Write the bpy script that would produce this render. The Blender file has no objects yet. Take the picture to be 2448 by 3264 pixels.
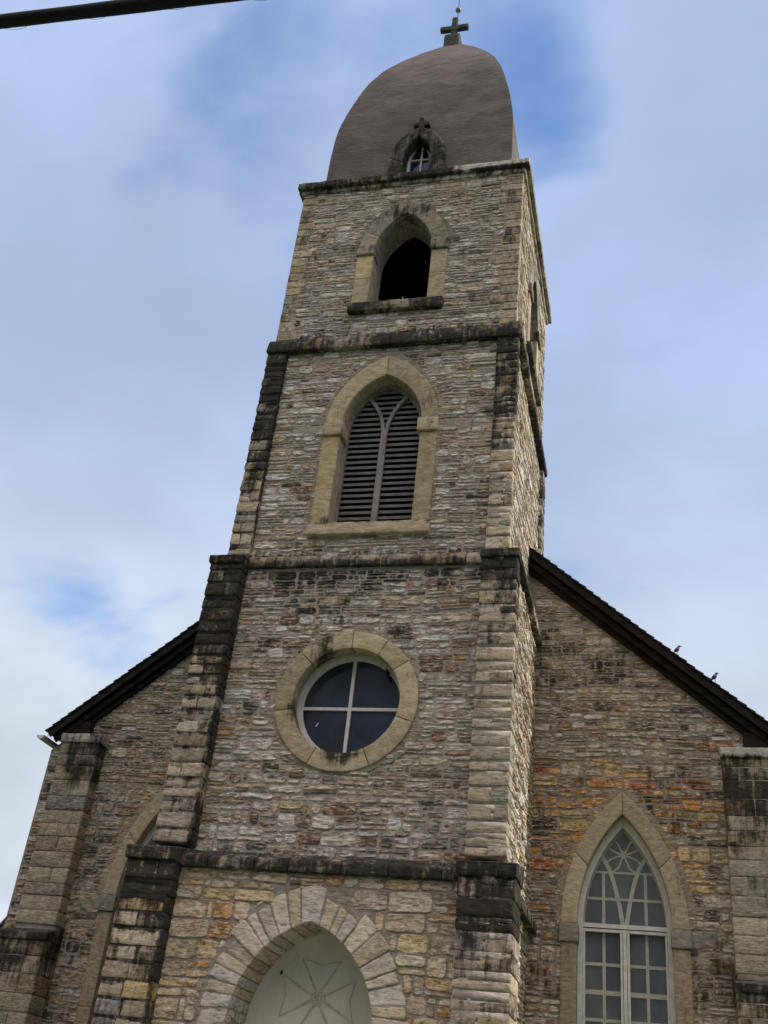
import bpy, math, random
import numpy as np
from mathutils import Matrix, Vector
from mathutils.geometry import tessellate_polygon

SC = bpy.context.scene
COL = SC.collection

# ------------------------------------------------------------------ camera
cam_d = bpy.data.cameras.new('camera')
cam = bpy.data.objects.new('camera', cam_d)
COL.objects.link(cam)
YAW, PITCH, ROLL = -0.2864, 0.5387, 0.1167
fw = Vector((math.sin(YAW)*math.cos(PITCH), math.cos(YAW)*math.cos(PITCH), math.sin(PITCH)))
r0 = Vector((math.cos(YAW), -math.sin(YAW), 0))
u0 = r0.cross(fw)
rt = math.cos(ROLL)*r0 + math.sin(ROLL)*u0
up = -math.sin(ROLL)*r0 + math.cos(ROLL)*u0
cam.matrix_world = Matrix(((rt.x, up.x, -fw.x, 5.3799), (rt.y, up.y, -fw.y, -17.3092), (rt.z, up.z, -fw.z, 0.1392), (0, 0, 0, 1)))
cam_d.sensor_fit = 'HORIZONTAL'
cam_d.sensor_width = 36.0
cam_d.lens = 36.0*3356.487/2448.0
cam_d.clip_end = 3000
SC.camera = cam

# ------------------------------------------------------------------ light, sky, exposure
SC.view_settings.view_transform = 'Standard'
SC.view_settings.look = 'None'
SC.view_settings.exposure = 0.0
SC.view_settings.gamma = 1.0
SUN_EL, SUN_AZ = math.radians(39), math.radians(82)      # azimuth from +Y towards +X
sd = Vector((math.sin(SUN_AZ)*math.cos(SUN_EL), math.cos(SUN_AZ)*math.cos(SUN_EL), math.sin(SUN_EL)))
sun_d = bpy.data.lights.new('sun', 'SUN')
sun_d.energy = 3.9
sun_d.angle = math.radians(1.2)
sun_d.color = (1.0, 0.93, 0.82)
sun = bpy.data.objects.new('sun', sun_d)
COL.objects.link(sun)
sun.rotation_euler = sd.to_track_quat('Z', 'Y').to_euler()
sun.location = sd*60

class NT:
    """small helper to wire shader nodes"""
    def __init__(self, tree):
        self.t = tree; self.n = tree.nodes; self.l = tree.links
    def new(self, typ, **kw):
        nd = self.n.new(typ)
        for k, v in kw.items(): setattr(nd, k, v)
        return nd
    def put(self, sock, v):
        if hasattr(v, 'is_linked') or isinstance(v, bpy.types.NodeSocket): self.l.new(v, sock)
        elif isinstance(v, (tuple, list)) and len(v) == 3 and sock.type == 'RGBA': sock.default_value = (*v, 1)
        else: sock.default_value = v
    def math(self, op, a, b=0.0, c=None, clamp=False):
        nd = self.new('ShaderNodeMath', operation=op); nd.use_clamp = clamp
        self.put(nd.inputs[0], a); self.put(nd.inputs[1], b)
        if c is not None: self.put(nd.inputs[2], c)
        return nd.outputs[0]
    def ramp(self, x, lo, hi, a=0.0, b=1.0):
        nd = self.new('ShaderNodeMapRange', interpolation_type='SMOOTHSTEP')
        for i, v in enumerate((x, lo, hi, a, b)): self.put(nd.inputs[i], v)
        return nd.outputs[0]
    def mix(self, f, a, b, mode='MIX'):
        nd = self.new('ShaderNodeMix', data_type='RGBA', blend_type=mode)
        self.put(nd.inputs[0], f); self.put(nd.inputs[6], a); self.put(nd.inputs[7], b)
        return nd.outputs[2]
    def noise(self, vec, scale, detail=4.0, rough=0.55, dist=0.0, out=0):
        nd = self.new('ShaderNodeTexNoise')
        if vec is not None: self.put(nd.inputs['Vector'], vec)
        self.put(nd.inputs['Scale'], scale); self.put(nd.inputs['Detail'], detail)
        self.put(nd.inputs['Roughness'], rough); self.put(nd.inputs['Distortion'], dist)
        return nd.outputs[out]
    def mapping(self, vec, scale=(1, 1, 1), loc=(0, 0, 0)):
        nd = self.new('ShaderNodeMapping')
        self.put(nd.inputs[0], vec); nd.inputs['Scale'].default_value = scale; nd.inputs['Location'].default_value = loc
        return nd.outputs[0]

world = bpy.data.worlds.new('World')
SC.world = world
world.use_nodes = True
world.node_tree.nodes.clear()
W = NT(world.node_tree)
SKY_S = 0.14
sky = W.new('ShaderNodeTexSky', sky_type='NISHITA', sun_disc=False)
sky.sun_elevation = SUN_EL; sky.sun_rotation = SUN_AZ
sky.air_density = 1.0; sky.dust_density = 0.6; sky.ozone_density = 2.0
tc = W.new('ShaderNodeTexCoord').outputs['Generated']
sep = W.new('ShaderNodeSeparateXYZ'); W.put(sep.inputs[0], tc)
dz = sep.outputs[2]
# clouds lie on a flat layer: project the view direction on it
den = W.math('ADD', W.math('MAXIMUM', dz, 0.0), 0.35)
cmb = W.new('ShaderNodeCombineXYZ')
W.put(cmb.inputs[0], W.math('DIVIDE', sep.outputs[0], den)); W.put(cmb.inputs[1], W.math('DIVIDE', sep.outputs[1], den))
cl_big = W.noise(W.mapping(cmb.outputs[0], loc=(3.1, 1.7, 0.0)), 2.2, 5.0, 0.5, 0.4)
cl_fine = W.noise(W.mapping(cmb.outputs[0], (1.0, 1.6, 1.0), (9.4, 2.2, 0.0)), 6.0, 6.0, 0.5, 0.3)
cover = W.math('ADD', W.math('MULTIPLY', cl_big, 1.25), W.math('SUBTRACT', W.math('MULTIPLY', cl_fine, 1.1), 0.20))
def gap(d, sharp, amt):          # a break (or a bank) in the cloud in this direction of the sky
    nd = W.new('ShaderNodeVectorMath', operation='DOT_PRODUCT')
    W.put(nd.inputs[0], tc); nd.inputs[1].default_value = Vector(d).normalized()
    return W.math('MULTIPLY', W.math('POWER', W.math('MAXIMUM', nd.outputs['Value'], 0.0), sharp), amt)
GAPS = (((-.067, .617, .784), 560, -0.52), ((-.04, .56, .828), 150, -0.20), ((-.27, .58, .768), 300, -0.10), ((-.219, .533, .817), 160, -0.10), ((-.511, .753, .414), 420, -0.36),
        ((-.49, .80, .35), 700, -0.12), ((-.532, .813, .236), 150, 0.45), ((-.488, .686, .54), 60, 0.30), ((.003, .804, .595), 40, 0.34), ((.088, .613, .786), 200, 0.40), ((-.22, -.60, .77), 40, -0.6))
for g in GAPS: cover = W.math('ADD', cover, gap(*g))
cfac = W.ramp(cover, 0.42, 1.04, 0.16, 1.0)
hz = W.ramp(dz, 0.22, 0.66)
ccol = W.mix(hz, (0.74/SKY_S, 0.82/SKY_S, 0.92/SKY_S), (0.47/SKY_S, 0.60/SKY_S, 0.88/SKY_S))
# clouds added behind the camera to fill the shaded front: warm-bright high, dim low
back = W.mix(W.ramp(dz, 0.36, 0.70), (0.20/SKY_S, 0.22/SKY_S, 0.26/SKY_S), (2.62/SKY_S, 2.29/SKY_S, 2.12/SKY_S))
ccol = W.mix(W.ramp(sep.outputs[1], 0.25, -0.35), ccol, back)
cshade = W.ramp(W.noise(W.mapping(cmb.outputs[0], loc=(5.0, 0.3, 0)), 2.6, 5.0, 0.5), 0.3, 0.75, 0.82, 1.08)
vm = W.new('ShaderNodeVectorMath', operation='SCALE'); W.put(vm.inputs[0], ccol); W.put(vm.inputs['Scale'], cshade)
skycol = W.mix(cfac, W.mix(1.0, sky.outputs[0], (0.95, 1.32, 1.70), 'MULTIPLY'), vm.outputs[0])
bg = W.new('ShaderNodeBackground'); W.put(bg.inputs[0], skycol); bg.inputs[1].default_value = SKY_S
wo = W.new('ShaderNodeOutputWorld'); W.l.new(bg.outputs[0], wo.inputs[0])

# ------------------------------------------------------------------ materials
def mat(name):
    m = bpy.data.materials.new(name); m.use_nodes = True
    m.node_tree.nodes.clear()
    t = NT(m.node_tree)
    bs = t.new('ShaderNodeBsdfPrincipled'); o = t.new('ShaderNodeOutputMaterial')
    t.l.new(bs.outputs[0], o.inputs[0])
    return m, t, bs
def bump(t, bs, h, dist, strength=1.0):
    b = t.new('ShaderNodeBump'); b.inputs['Strength'].default_value = strength; b.inputs['Distance'].default_value = dist
    t.put(b.inputs['Height'], h); t.l.new(b.outputs[0], bs.inputs['Normal'])
def coords(t): return t.new('ShaderNodeTexCoord').outputs['Object']
def attr(t, name):
    a = t.new('ShaderNodeAttribute'); a.attribute_name = name; return a

def stone_mat(name, pits=1.0, pale=1.0, lichen=1.0, bd=0.02, fine=1.0):
    m, t, bs = mat(name)
    co = coords(t)
    c = attr(t, 'col').outputs['Color']
    st = attr(t, 'stain').outputs['Fac']
    strat = t.mapping(co, (1.0, 1.0, 3.0))
    n1 = t.noise(strat, 5.0, 5, 0.6)
    n2 = t.noise(strat, 10.0, 6, 0.70, 0.3)
    n3 = t.noise(co, 2.6, 5, 0.6)
    n4 = t.noise(co, 60.0, 3, 0.6)
    c = t.mix(t.ramp(n1, 0.25, 0.75), t.mix(0.38, c, (0.07, 0.045, 0.028)), t.mix(0.15, c, (0.74, 0.70, 0.63)))
    c = t.mix(t.math('MULTIPLY', t.ramp(n2, 0.52, 0.60), 0.80*pale), c, t.mix(0.62, c, (0.86, 0.80, 0.73)))
    c = t.mix(t.math('MULTIPLY', t.ramp(n2, 0.44, 0.37), 0.70*pits), c, t.mix(0.82, c, (0.030, 0.018, 0.010)))
    c = t.mix(t.math('MULTIPLY', t.ramp(n4, 0.42, 0.30), 0.55*pits), c, (0.05, 0.04, 0.03))
    # black lichen crust and painted shade where the stain attribute asks for it, broken up by noise
    drip = t.noise(t.mapping(co, (5.0, 5.0, 0.9)), 2.2, 5, 0.65)
    ns = t.math('ADD', t.math('MULTIPLY', n3, 0.55), t.math('ADD', t.math('MULTIPLY', n2, 0.5), t.math('MULTIPLY', drip, 0.55)))
    k = t.math('ADD', st, t.math('MULTIPLY', t.math('SUBTRACT', ns, 0.8), 3.0))
    k = t.math('MULTIPLY', t.ramp(k, 0.36, 1.02), 0.95*lichen)
    crust = t.mix(t.ramp(n1, 0.3, 0.7), (0.009, 0.009, 0.009), (0.030, 0.028, 0.025))
    c = t.mix(k, c, crust)
    t.put(bs.inputs['Base Color'], c)
    bs.inputs['Roughness'].default_value = 0.93
    bs.inputs['Specular IOR Level'].default_value = 0.15
    h = t.math('ADD', t.math('MULTIPLY', n2, 0.7), t.math('ADD', t.math('MULTIPLY', n4, 0.25*fine), t.math('MULTIPLY', n1, 0.6)))
    bump(t, bs, h, bd)
    return m
M_RUB = stone_mat('rubble_limestone', bd=0.03)
M_ASH = stone_mat('ashlar_limestone', pits=0.7, pale=0.5, bd=0.025)
M_DRS = stone_mat('dressed_limestone', pits=0.38, pale=0.22, bd=0.012)
M_MOR = stone_mat('lime_mortar', pits=0.3, pale=0.25, bd=0.03)

def simple(name, col, rough=0.6, var=0.25, scale=6.0, stretch=(1, 1, 1), bd=0.004, spec=0.3, col2=None, metal=0.0):
    m, t, bs = mat(name)
    co = t.mapping(coords(t), stretch)
    n = t.noise(co, scale, 5, 0.6)
    dk = tuple(x*(1-var) for x in col)
    hi = col2 or tuple(min(1, x*(1+var)) for x in col)
    t.put(bs.inputs['Base Color'], t.mix(t.ramp(n, 0.3, 0.7), dk, hi))
    bs.inputs['Roughness'].default_value = rough
    bs.inputs['Specular IOR Level'].default_value = spec
    bs.inputs['Metallic'].default_value = metal
    if bd: bump(t, bs, t.noise(co, scale*5, 4, 0.6), bd)
    return m
M_WHITE = simple('white_paint', (0.62, 0.61, 0.58), 0.5, 0.12, 9.0, bd=0.002)
M_CREAM = simple('cream_paint', (0.50, 0.48, 0.40), 0.55, 0.12, 9.0, bd=0.002)
M_LOUV = simple('weathered_louvre_wood', (0.155, 0.15, 0.142), 0.8, 0.35, 5.0, (1, 1, 12), 0.004)
M_LFRAME = simple('grey_brown_wood', (0.22, 0.205, 0.19), 0.75, 0.3, 6.0, (1, 1, 0.3), 0.004)
M_SHING = simple('dark_shingle', (0.022, 0.021, 0.021), 0.85, 0.5, 9.0, (1, 4, 1), 0.006, 0.2)
M_DWOOD = simple('dark_stained_wood', (0.010, 0.008, 0.007), 0.75, 0.5, 3.0, (0.5, 3, 3), 0.006, 0.15, (0.026, 0.018, 0.012))
M_ZINC = simple('pale_gutter_metal', (0.55, 0.56, 0.56), 0.45, 0.15, 4.0, bd=0.001, spec=0.5)
M_COPPER = simple('green_weathered_stone', (0.045, 0.06, 0.05), 0.85, 0.5, 7.0, bd=0.02, spec=0.2, col2=(0.11, 0.13, 0.105))
M_DARKST = simple('black_lichen_stone', (0.035, 0.033, 0.03), 0.92, 0.6, 6.0, bd=0.02, spec=0.1, col2=(0.10, 0.09, 0.075))
M_ROD = simple('grey_steel', (0.07, 0.07, 0.075), 0.7, 0.1, 9.0, bd=0, spec=0.2)
M_BALL = simple('pale_glass_ball', (0.22, 0.30, 0.33), 0.35, 0.2, 12.0, bd=0, spec=0.5)
M_DARK = simple('painted_dark_interior', (0.006, 0.006, 0.006), 0.95, 0.3, 3.0, bd=0, spec=0.0)
M_BACK = simple('painted_gap_shade', (0.05, 0.048, 0.045), 0.9, 0.3, 5.0, bd=0.002)
M_CABLE = simple('black_cable_sheath', (0.004, 0.004, 0.005), 0.75, 0.4, 20.0, bd=0.002)
M_WIRE = simple('lashing_steel', (0.05, 0.05, 0.06), 0.5, 0.2, 20.0, bd=0, metal=0.5)
M_NEST = simple('dark_mud', (0.02, 0.016, 0.013), 0.95, 0.4, 30.0, bd=0.01)
M_BIRD = simple('brown_plumage', (0.055, 0.045, 0.04), 0.8, 0.55, 26.0, bd=0.004, col2=(0.16, 0.13, 0.11))
M_BEAK = simple('dark_beak', (0.03, 0.028, 0.025), 0.5, 0.2, 30.0, bd=0)
M_GRASS = simple('mown_grass', (0.05, 0.075, 0.025), 0.95, 0.4, 3.0, bd=0.02, spec=0.1)
M_PAVE = simple('concrete_path', (0.34, 0.32, 0.29), 0.9, 0.15, 1.5, bd=0.004)
M_ROAD = simple('asphalt', (0.055, 0.054, 0.053), 0.9, 0.2, 3.0, bd=0.006)

def tymp_mat():
    m, t, bs = mat('pale_painted_board')
    co = coords(t)
    n = t.noise(t.mapping(co, (1, 1, 0.3)), 2.5, 4, 0.6)
    c = t.mix(t.ramp(n, 0.3, 0.75), (0.56, 0.54, 0.46), (0.66, 0.64, 0.56))
    sp = t.noise(co, 30.0, 2, 0.5)
    c = t.mix(t.math('MULTIPLY', t.ramp(sp, 0.30, 0.24), 0.4), c, (0.15, 0.12, 0.09))
    t.put(bs.inputs['Base Color'], c); bs.inputs['Roughness'].default_value = 0.6
    bump(t, bs, t.noise(co, 12, 3, 0.5), 0.003)
    return m
M_TYMP = tymp_mat()
M_MOULD = simple('dingy_cream_moulding', (0.52, 0.48, 0.39), 0.6, 0.2, 9.0, bd=0.002)
def dome_mat():
    m, t, bs = mat('dome_stucco')
    co = coords(t)
    n1 = t.noise(t.mapping(co, (1, 1, 1.8)), 1.1, 6, 0.62, 0.4)
    n2 = t.noise(t.mapping(co, (1, 1, 3.0)), 5.0, 6, 0.65)
    n3 = t.noise(t.mapping(co, (1, 1, 2.6), (4.0, 2.0, 7.0)), 1.3, 6, 0.65, 0.5)
    c = t.mix(t.ramp(n1, 0.3, 0.72), (0.124, 0.110, 0.101), (0.215, 0.192, 0.177))
    c = t.mix(t.math('MULTIPLY', t.ramp(n2, 0.52, 0.72), 0.40), c, (0.25, 0.215, 0.195))
    c = t.mix(t.math('MULTIPLY', t.ramp(n3, 0.50, 0.72), 0.35), c, (0.085, 0.074, 0.066))
    t.put(bs.inputs['Base Color'], c); bs.inputs['Roughness'].default_value = 0.92
    bs.inputs['Specular IOR Level'].default_value = 0.15
    bump(t, bs, t.math('ADD', n2, t.math('MULTIPLY', t.noise(co, 30, 4, 0.6), 0.6)), 0.040)
    return m
M_DOME = dome_mat()
def glass_mat(name, col, rough):
    m, t, bs = mat(name)
    co = coords(t)
    t.put(bs.inputs['Base Color'], t.mix(t.ramp(t.noise(co, 1.6, 4, 0.6), 0.3, 0.7), col, tuple(x*1.9 for x in col)))
    bs.inputs['Roughness'].default_value = rough
    bs.inputs['Specular IOR Level'].default_value = 0.5
    bump(t, bs, t.noise(co, 2.0, 2, 0.5), 0.004)
    return m
M_GLASS = glass_mat('dark_window_glass', (0.020, 0.026, 0.038), 0.06)
M_BLUE = glass_mat('painted_sky_glass', (0.008, 0.012, 0.050), 0.06)  # blue sky reflection painted into the pane's base colour
M_FROST = glass_mat('dim_glass', (0.026, 0.031, 0.035), 0.35)
def film_mat():       # protective glazing in front of the tracery: mostly clear, a little milky
    m, t, bs = mat('milky_storm_glazing')
    n = t.n; o = [x for x in n if x.type == 'OUTPUT_MATERIAL'][0]
    tr = t.new('ShaderNodeBsdfTransparent'); mx = t.new('ShaderNodeMixShader')
    bs.inputs['Base Color'].default_value = (0.42, 0.46, 0.46, 1); bs.inputs['Roughness'].default_value = 0.25
    co = coords(t)
    t.put(mx.inputs[0], t.ramp(t.noise(t.mapping(co, (1, 1, 0.6)), 1.6, 4, 0.6), 0.25, 0.75, 0.10, 0.30))
    t.l.new(tr.outputs[0], mx.inputs[1]); t.l.new(bs.outputs[0], mx.inputs[2]); t.l.new(mx.outputs[0], o.inputs[0])
    return m
M_FILM = film_mat()

# ------------------------------------------------------------------ noise and mesh builder
def _hash(i, j, k):
    h = (i.astype(np.int64)*374761393 + j.astype(np.int64)*668265263 + k.astype(np.int64)*2147483647) & 0xffffffff
    h = ((h ^ (h >> 13))*1274126177) & 0xffffffff
    h = h ^ (h >> 16)
    return (h & 0xffff)/65535.0*2-1
def vnoise(P):
    P = np.asarray(P, float); i = np.floor(P).astype(np.int64); f = P-i; u = f*f*(3-2*f)
    r = 0
    for a in (0, 1):
        wa = u[:, 0] if a else 1-u[:, 0]
        for b in (0, 1):
            wb = u[:, 1] if b else 1-u[:, 1]
            for c in (0, 1):
                wc = u[:, 2] if c else 1-u[:, 2]
                r = r+wa*wb*wc*_hash(i[:, 0]+a, i[:, 1]+b, i[:, 2]+c)
    return r
def n3(x, y, z): return vnoise(np.stack([np.broadcast_to(x, np.shape(y)).ravel(), np.ravel(y), np.broadcast_to(z, np.shape(y)).ravel()], 1))

class MB:
    def __init__(self): self.V = []; self.F = []; self.C = []; self.S = []; self.M = []; self.n = 0
    def add(self, V, F, col=(0.5, 0.5, 0.5), stain=0.0, mi=0):
        V = np.asarray(V, float).reshape(-1, 3); k = len(V)
        self.V.append(V)
        c = np.asarray(col, float)
        self.C.append(np.broadcast_to(c, (k, 3)).copy()); self.S.append(np.broadcast_to(np.asarray(stain, float), (k,)).copy())
        F = (np.asarray(F)+self.n).tolist() if not isinstance(F, list) else [[i+self.n for i in f] for f in F]
        self.F += F; self.M += [mi]*len(F); self.n += k
    def box(self, b, T=None, **kw):
        x0, x1, y0, y1, z0, z1 = b
        V = np.array([(x, y, z) for x in (x0, x1) for y in (y0, y1) for z in (z0, z1)], float)
        F = [[0, 1, 3, 2], [4, 6, 7, 5], [0, 4, 5, 1], [2, 3, 7, 6], [0, 2, 6, 4], [1, 5, 7, 3]]
        self.add(T(V) if T else V, F, **kw)
    def tube(self, pts, r, n=8, caps=True, **kw):
        pts = np.asarray(pts, float); k = len(pts)
        r = np.broadcast_to(np.asarray(r, float), (k,))
        V = []; ref = np.array((0.0, 0, 1)); tn0 = pts[-1]-pts[0]
        if abs(tn0[2]) > 0.9*np.linalg.norm(tn0): ref = np.array((0.0, 1, 0))
        for i in range(k):
            tn = pts[min(i+1, k-1)]-pts[max(i-1, 0)]; tn /= np.linalg.norm(tn)+1e-12
            a = np.cross(ref, tn); a /= np.linalg.norm(a)+1e-12; b = np.cross(tn, a)
            for j in range(n):
                w = 2*math.pi*j/n; V.append(pts[i]+r[i]*(math.cos(w)*a+math.sin(w)*b))
        F = [[i*n+j, i*n+(j+1) % n, (i+1)*n+(j+1) % n, (i+1)*n+j] for i in range(k-1) for j in range(n)]
        if caps: F += [list(range(n))[::-1], [(k-1)*n+j for j in range(n)]]
        self.add(V, F, **kw)
    def build(self, name, mats, parent=None, smooth=False):
        me = bpy.data.meshes.new(name)
        V = np.concatenate(self.V)
        me.from_pydata(V.tolist(), [], self.F)
        a = me.attributes.new('col', 'FLOAT_COLOR', 'POINT')
        C = np.concatenate(self.C); a.data.foreach_set('color', np.concatenate([C, np.ones((len(C), 1))], 1).ravel().astype(np.float32))
        s = me.attributes.new('stain', 'FLOAT', 'POINT'); s.data.foreach_set('value', np.concatenate(self.S).astype(np.float32))
        for m in (mats if isinstance(mats, (list, tuple)) else [mats]): me.materials.append(m)
        me.polygons.foreach_set('material_index', np.array(self.M, np.int32))
        me.polygons.foreach_set('use_smooth', np.full(len(self.F), smooth))
        me.update()
        o = bpy.data.objects.new(name, me); COL.objects.link(o)
        if parent: o.parent = parent
        return o
def empty(name, loc=(0, 0, 0)):
    o = bpy.data.objects.new(name, None); COL.objects.link(o); o.location = loc; o.empty_display_size = 0.3; return o
def tag(o, label, cat, group=None, kind=None):
    if label: o['label'] = label
    if cat: o['category'] = cat
    if group: o['group'] = group
    if kind: o['kind'] = kind
    return o

# facade frames: (u to the right, d outwards, z up) -> world
def FR(Y): return lambda P: np.stack([P[:, 0], Y-P[:, 1], P[:, 2]], 1)
def RT(X, Yc): return lambda P: np.stack([X+P[:, 1], Yc+P[:, 0], P[:, 2]], 1)
def FX(Y, xc): return lambda P: np.stack([xc+P[:, 0], Y-P[:, 1], P[:, 2]], 1)

def pick(rng, pal):
    w = np.array([p[1] for p in pal], float); i = rng.choice(len(pal), p=w/w.sum())
    c = np.array(pal[i][0]); return np.clip(c*rng.uniform(0.80, 1.20)*np.array((1.0, 1.0, 1.0-0.10*abs(rng.normal())+0.06))*np.array((1.0+0.02*rng.normal(), 1.0, 1.0)), 0.01, 0.9)

def stone(mb, T, a, b, z0, z1, rng, col, stain, prot, amp, warp=None, mi=1, round_=1.0, rot=None):
    """one split-faced stone: a lumpy height field whose rim sinks into the mortar"""
    w, h = b-a, z1-z0
    if w < 0.03 or h < 0.018: return
    e = 0.011
    nu = int(np.clip(math.ceil(w/0.04), 3, 16)); nz = int(np.clip(math.ceil(h/0.02), 2, 12))
    eu, ez = min(e/w, 0.25), min(e/h, 0.25)
    s = np.concatenate([[0], np.linspace(eu, 1-eu, nu), [1]]); q = np.concatenate([[0], np.linspace(ez, 1-ez, nz), [1]])
    S, Q = np.meshgrid(s, q, indexing='ij'); N, K = S.shape
    U = a+S*w; Z = z0+Q*h
    o1, o2 = rng.uniform(0, 500, 2)
    # rounded, irregular outline
    cu, cz = np.abs(S-0.5)*2, np.abs(Q-0.5)*2
    rr = round_*min(0.045, 0.32*min(w, h))
    corner = np.clip(cu-(1-2*rr/w), 0, 1)*np.clip(cz-(1-2*rr/h), 0, 1)*(w*h)/(4*rr*rr+1e-9)
    U = U-np.sign(S-0.5)*corner*rr*0.55; Z = Z-np.sign(Q-0.5)*corner*rr*0.55
    U = U+(n3(U*9+o1, Z*9, o2)*0.012*np.minimum(1, w/0.15)).reshape if False else U+(n3(U*9+o1, Z*14, o2).reshape(N, K))*min(0.016, 0.10*w)
    Z = Z+(n3(U*12+o2, Z*9, o1).reshape(N, K))*min(0.016, 0.14*h)
    hgt = n3(U*5+o1, Z*24, o2).reshape(N, K)*0.6+n3(U*14+o2, Z*38+3, o1).reshape(N, K)*0.55
    tilt = rng.uniform(-1, 1)*0.3*amp*(Q-0.5)*2
    D = prot+amp*hgt+tilt
    rim = (S == 0) | (S == 1) | (Q == 0) | (Q == 1)
    D = np.where(rim, -0.012, np.maximum(D, 0.001))
    if warp is not None: Z = Z+warp(U, Z)
    if rot is not None: U, Z = rot(U, Z)
    P = T(np.stack([U.ravel(), D.ravel(), Z.ravel()], 1))
    idx = np.arange(N*K).reshape(N, K)
    F = np.stack([idx[:-1, :-1], idx[1:, :-1], idx[1:, 1:], idx[:-1, 1:]], -1).reshape(-1, 4)
    st = stain(U.ravel(), Z.ravel()) if callable(stain) else stain
    # crests get paler, hollows browner and darker
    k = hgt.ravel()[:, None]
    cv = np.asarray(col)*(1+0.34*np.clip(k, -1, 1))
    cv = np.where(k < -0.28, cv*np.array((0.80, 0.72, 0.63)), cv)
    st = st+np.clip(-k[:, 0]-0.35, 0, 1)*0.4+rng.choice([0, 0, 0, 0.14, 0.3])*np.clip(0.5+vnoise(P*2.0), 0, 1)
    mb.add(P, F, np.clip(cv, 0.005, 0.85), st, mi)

def rubble(mb, T, u0, u1, z0, z1, seed, pal, band=(0.14, 0.25), cell=(0.26, 0.66), pn=(0.25, 0.58, 0.17), pm=(0.62, 0.33, 0.05),
           holes=(), stain=0.0, prot=(0.007, 0.030), amp=0.021, gap=(0.014, 0.036), top=None, split=True):
    rng = np.random.default_rng(seed)
    o = rng.uniform(0, 99)
    warp = lambda U, Z: (n3(U*0.55+o, Z*0.8, o)*0.035+n3(U*1.9, Z*1.3+o, o)*0.016).reshape(U.shape)
    z = z0
    while z < z1-0.03:
        H = min(rng.uniform(*band), z1-z)
        if z1-z-H < 0.06: H = z1-z
        u = u0
        while u < u1-0.02:
            Wd = min(rng.uniform(*cell), u1-u)
            if u1-u-Wd < 0.12: Wd = u1-u
            n = rng.choice([1, 2, 3], p=pn)
            if H < 0.12: n = 1
            cz = np.concatenate([[0], np.sort(rng.uniform(0.25, 0.75, n-1)) if n < 3 else [rng.uniform(0.25, 0.4), rng.uniform(0.6, 0.75)], [1]])*H+z
            for k in range(n):
                m = rng.choice([1, 2, 3], p=pm)
                if Wd < 0.28: m = 1
                cu = np.concatenate([[0], np.sort(rng.uniform(0.2, 0.8, m-1)), [1]])*Wd+u
                for j in range(m):
                    g1, g2, g3, g4 = rng.uniform(gap[0], gap[1], 4)*0.5
                    a, b, c, d = cu[j]+g1, cu[j+1]-g2, cz[k]+g3, cz[k+1]-g4
                    for hl in holes:
                        ex = [hl(x) for x in (c, (c+d)/2, d)]
                        ex = [x for x in ex if x]
                        if not ex: continue
                        ha = min(x[0] for x in ex); hb = max(x[1] for x in ex)
                        if b > ha and a < hb:
                            if ha-a > hb and False: pass
                            if (a+b)/2 < (ha+hb)/2: b = min(b, ha)
                            else: a = max(a, hb)
                    if top is not None: d = min(d, top(max(abs(a), abs(b))))
                    if b-a < 0.04 or d-c < 0.02: continue
                    p = pal((a+b)/2, (c+d)/2) if callable(pal) else pal
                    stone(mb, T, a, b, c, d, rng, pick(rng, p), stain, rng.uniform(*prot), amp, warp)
            u += Wd
        z += H

def rbox_local(b, res=0.06, amp=0.006, rnd=0.015, seed=0.0, freq=7.0, skip=()):
    """a rough rounded block: list of (V, F) face grids sharing one displacement field"""
    lo = np.array(b[0::2], float); hi = np.array(b[1::2], float)
    rnd = min(rnd, 0.3*float((hi-lo).min()))
    out = []
    def line(k):
        n = max(2, int(math.ceil((hi[k]-lo[k]-2*rnd)/res))+1)
        return np.concatenate([[lo[k]], np.linspace(lo[k]+rnd, hi[k]-rnd, n), [hi[k]]])
    for ax in range(3):
        p, q = [(1, 2), (2, 0), (0, 1)][ax]
        for sg in (0, 1):
            if (ax, sg) in skip: continue
            A, B = np.meshgrid(line(p), line(q), indexing='ij')
            P = np.zeros((A.size, 3)); P[:, p] = A.ravel(); P[:, q] = B.ravel(); P[:, ax] = hi[ax] if sg else lo[ax]
            Q = np.clip(P, lo+rnd, hi-rnd); dv = P-Q; L = np.linalg.norm(dv, axis=1, keepdims=True)+1e-9
            nrm = dv/L; P = Q+nrm*rnd
            sc = np.array((freq, freq, freq*2.4))
            d = vnoise(P*sc+seed)*0.6+vnoise(P*sc*2.3+seed+31)*0.4
            P = P+nrm*(amp*d)[:, None]
            N, K = A.shape; idx = np.arange(N*K).reshape(N, K)
            F = np.stack([idx[:-1, :-1], idx[1:, :-1], idx[1:, 1:], idx[:-1, 1:]], -1).reshape(-1, 4)
            if not sg: F = F[:, ::-1]
            out.append((P, F))
    return out
def rbox(mb, b, T=None, col=(0.4, 0.38, 0.32), stain=0.0, mi=0, **kw):
    for P, F in rbox_local(b, **kw):
        st = stain(P) if callable(stain) else stain
        mb.add(T(P) if T else P, F, col, st, mi)

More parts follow.
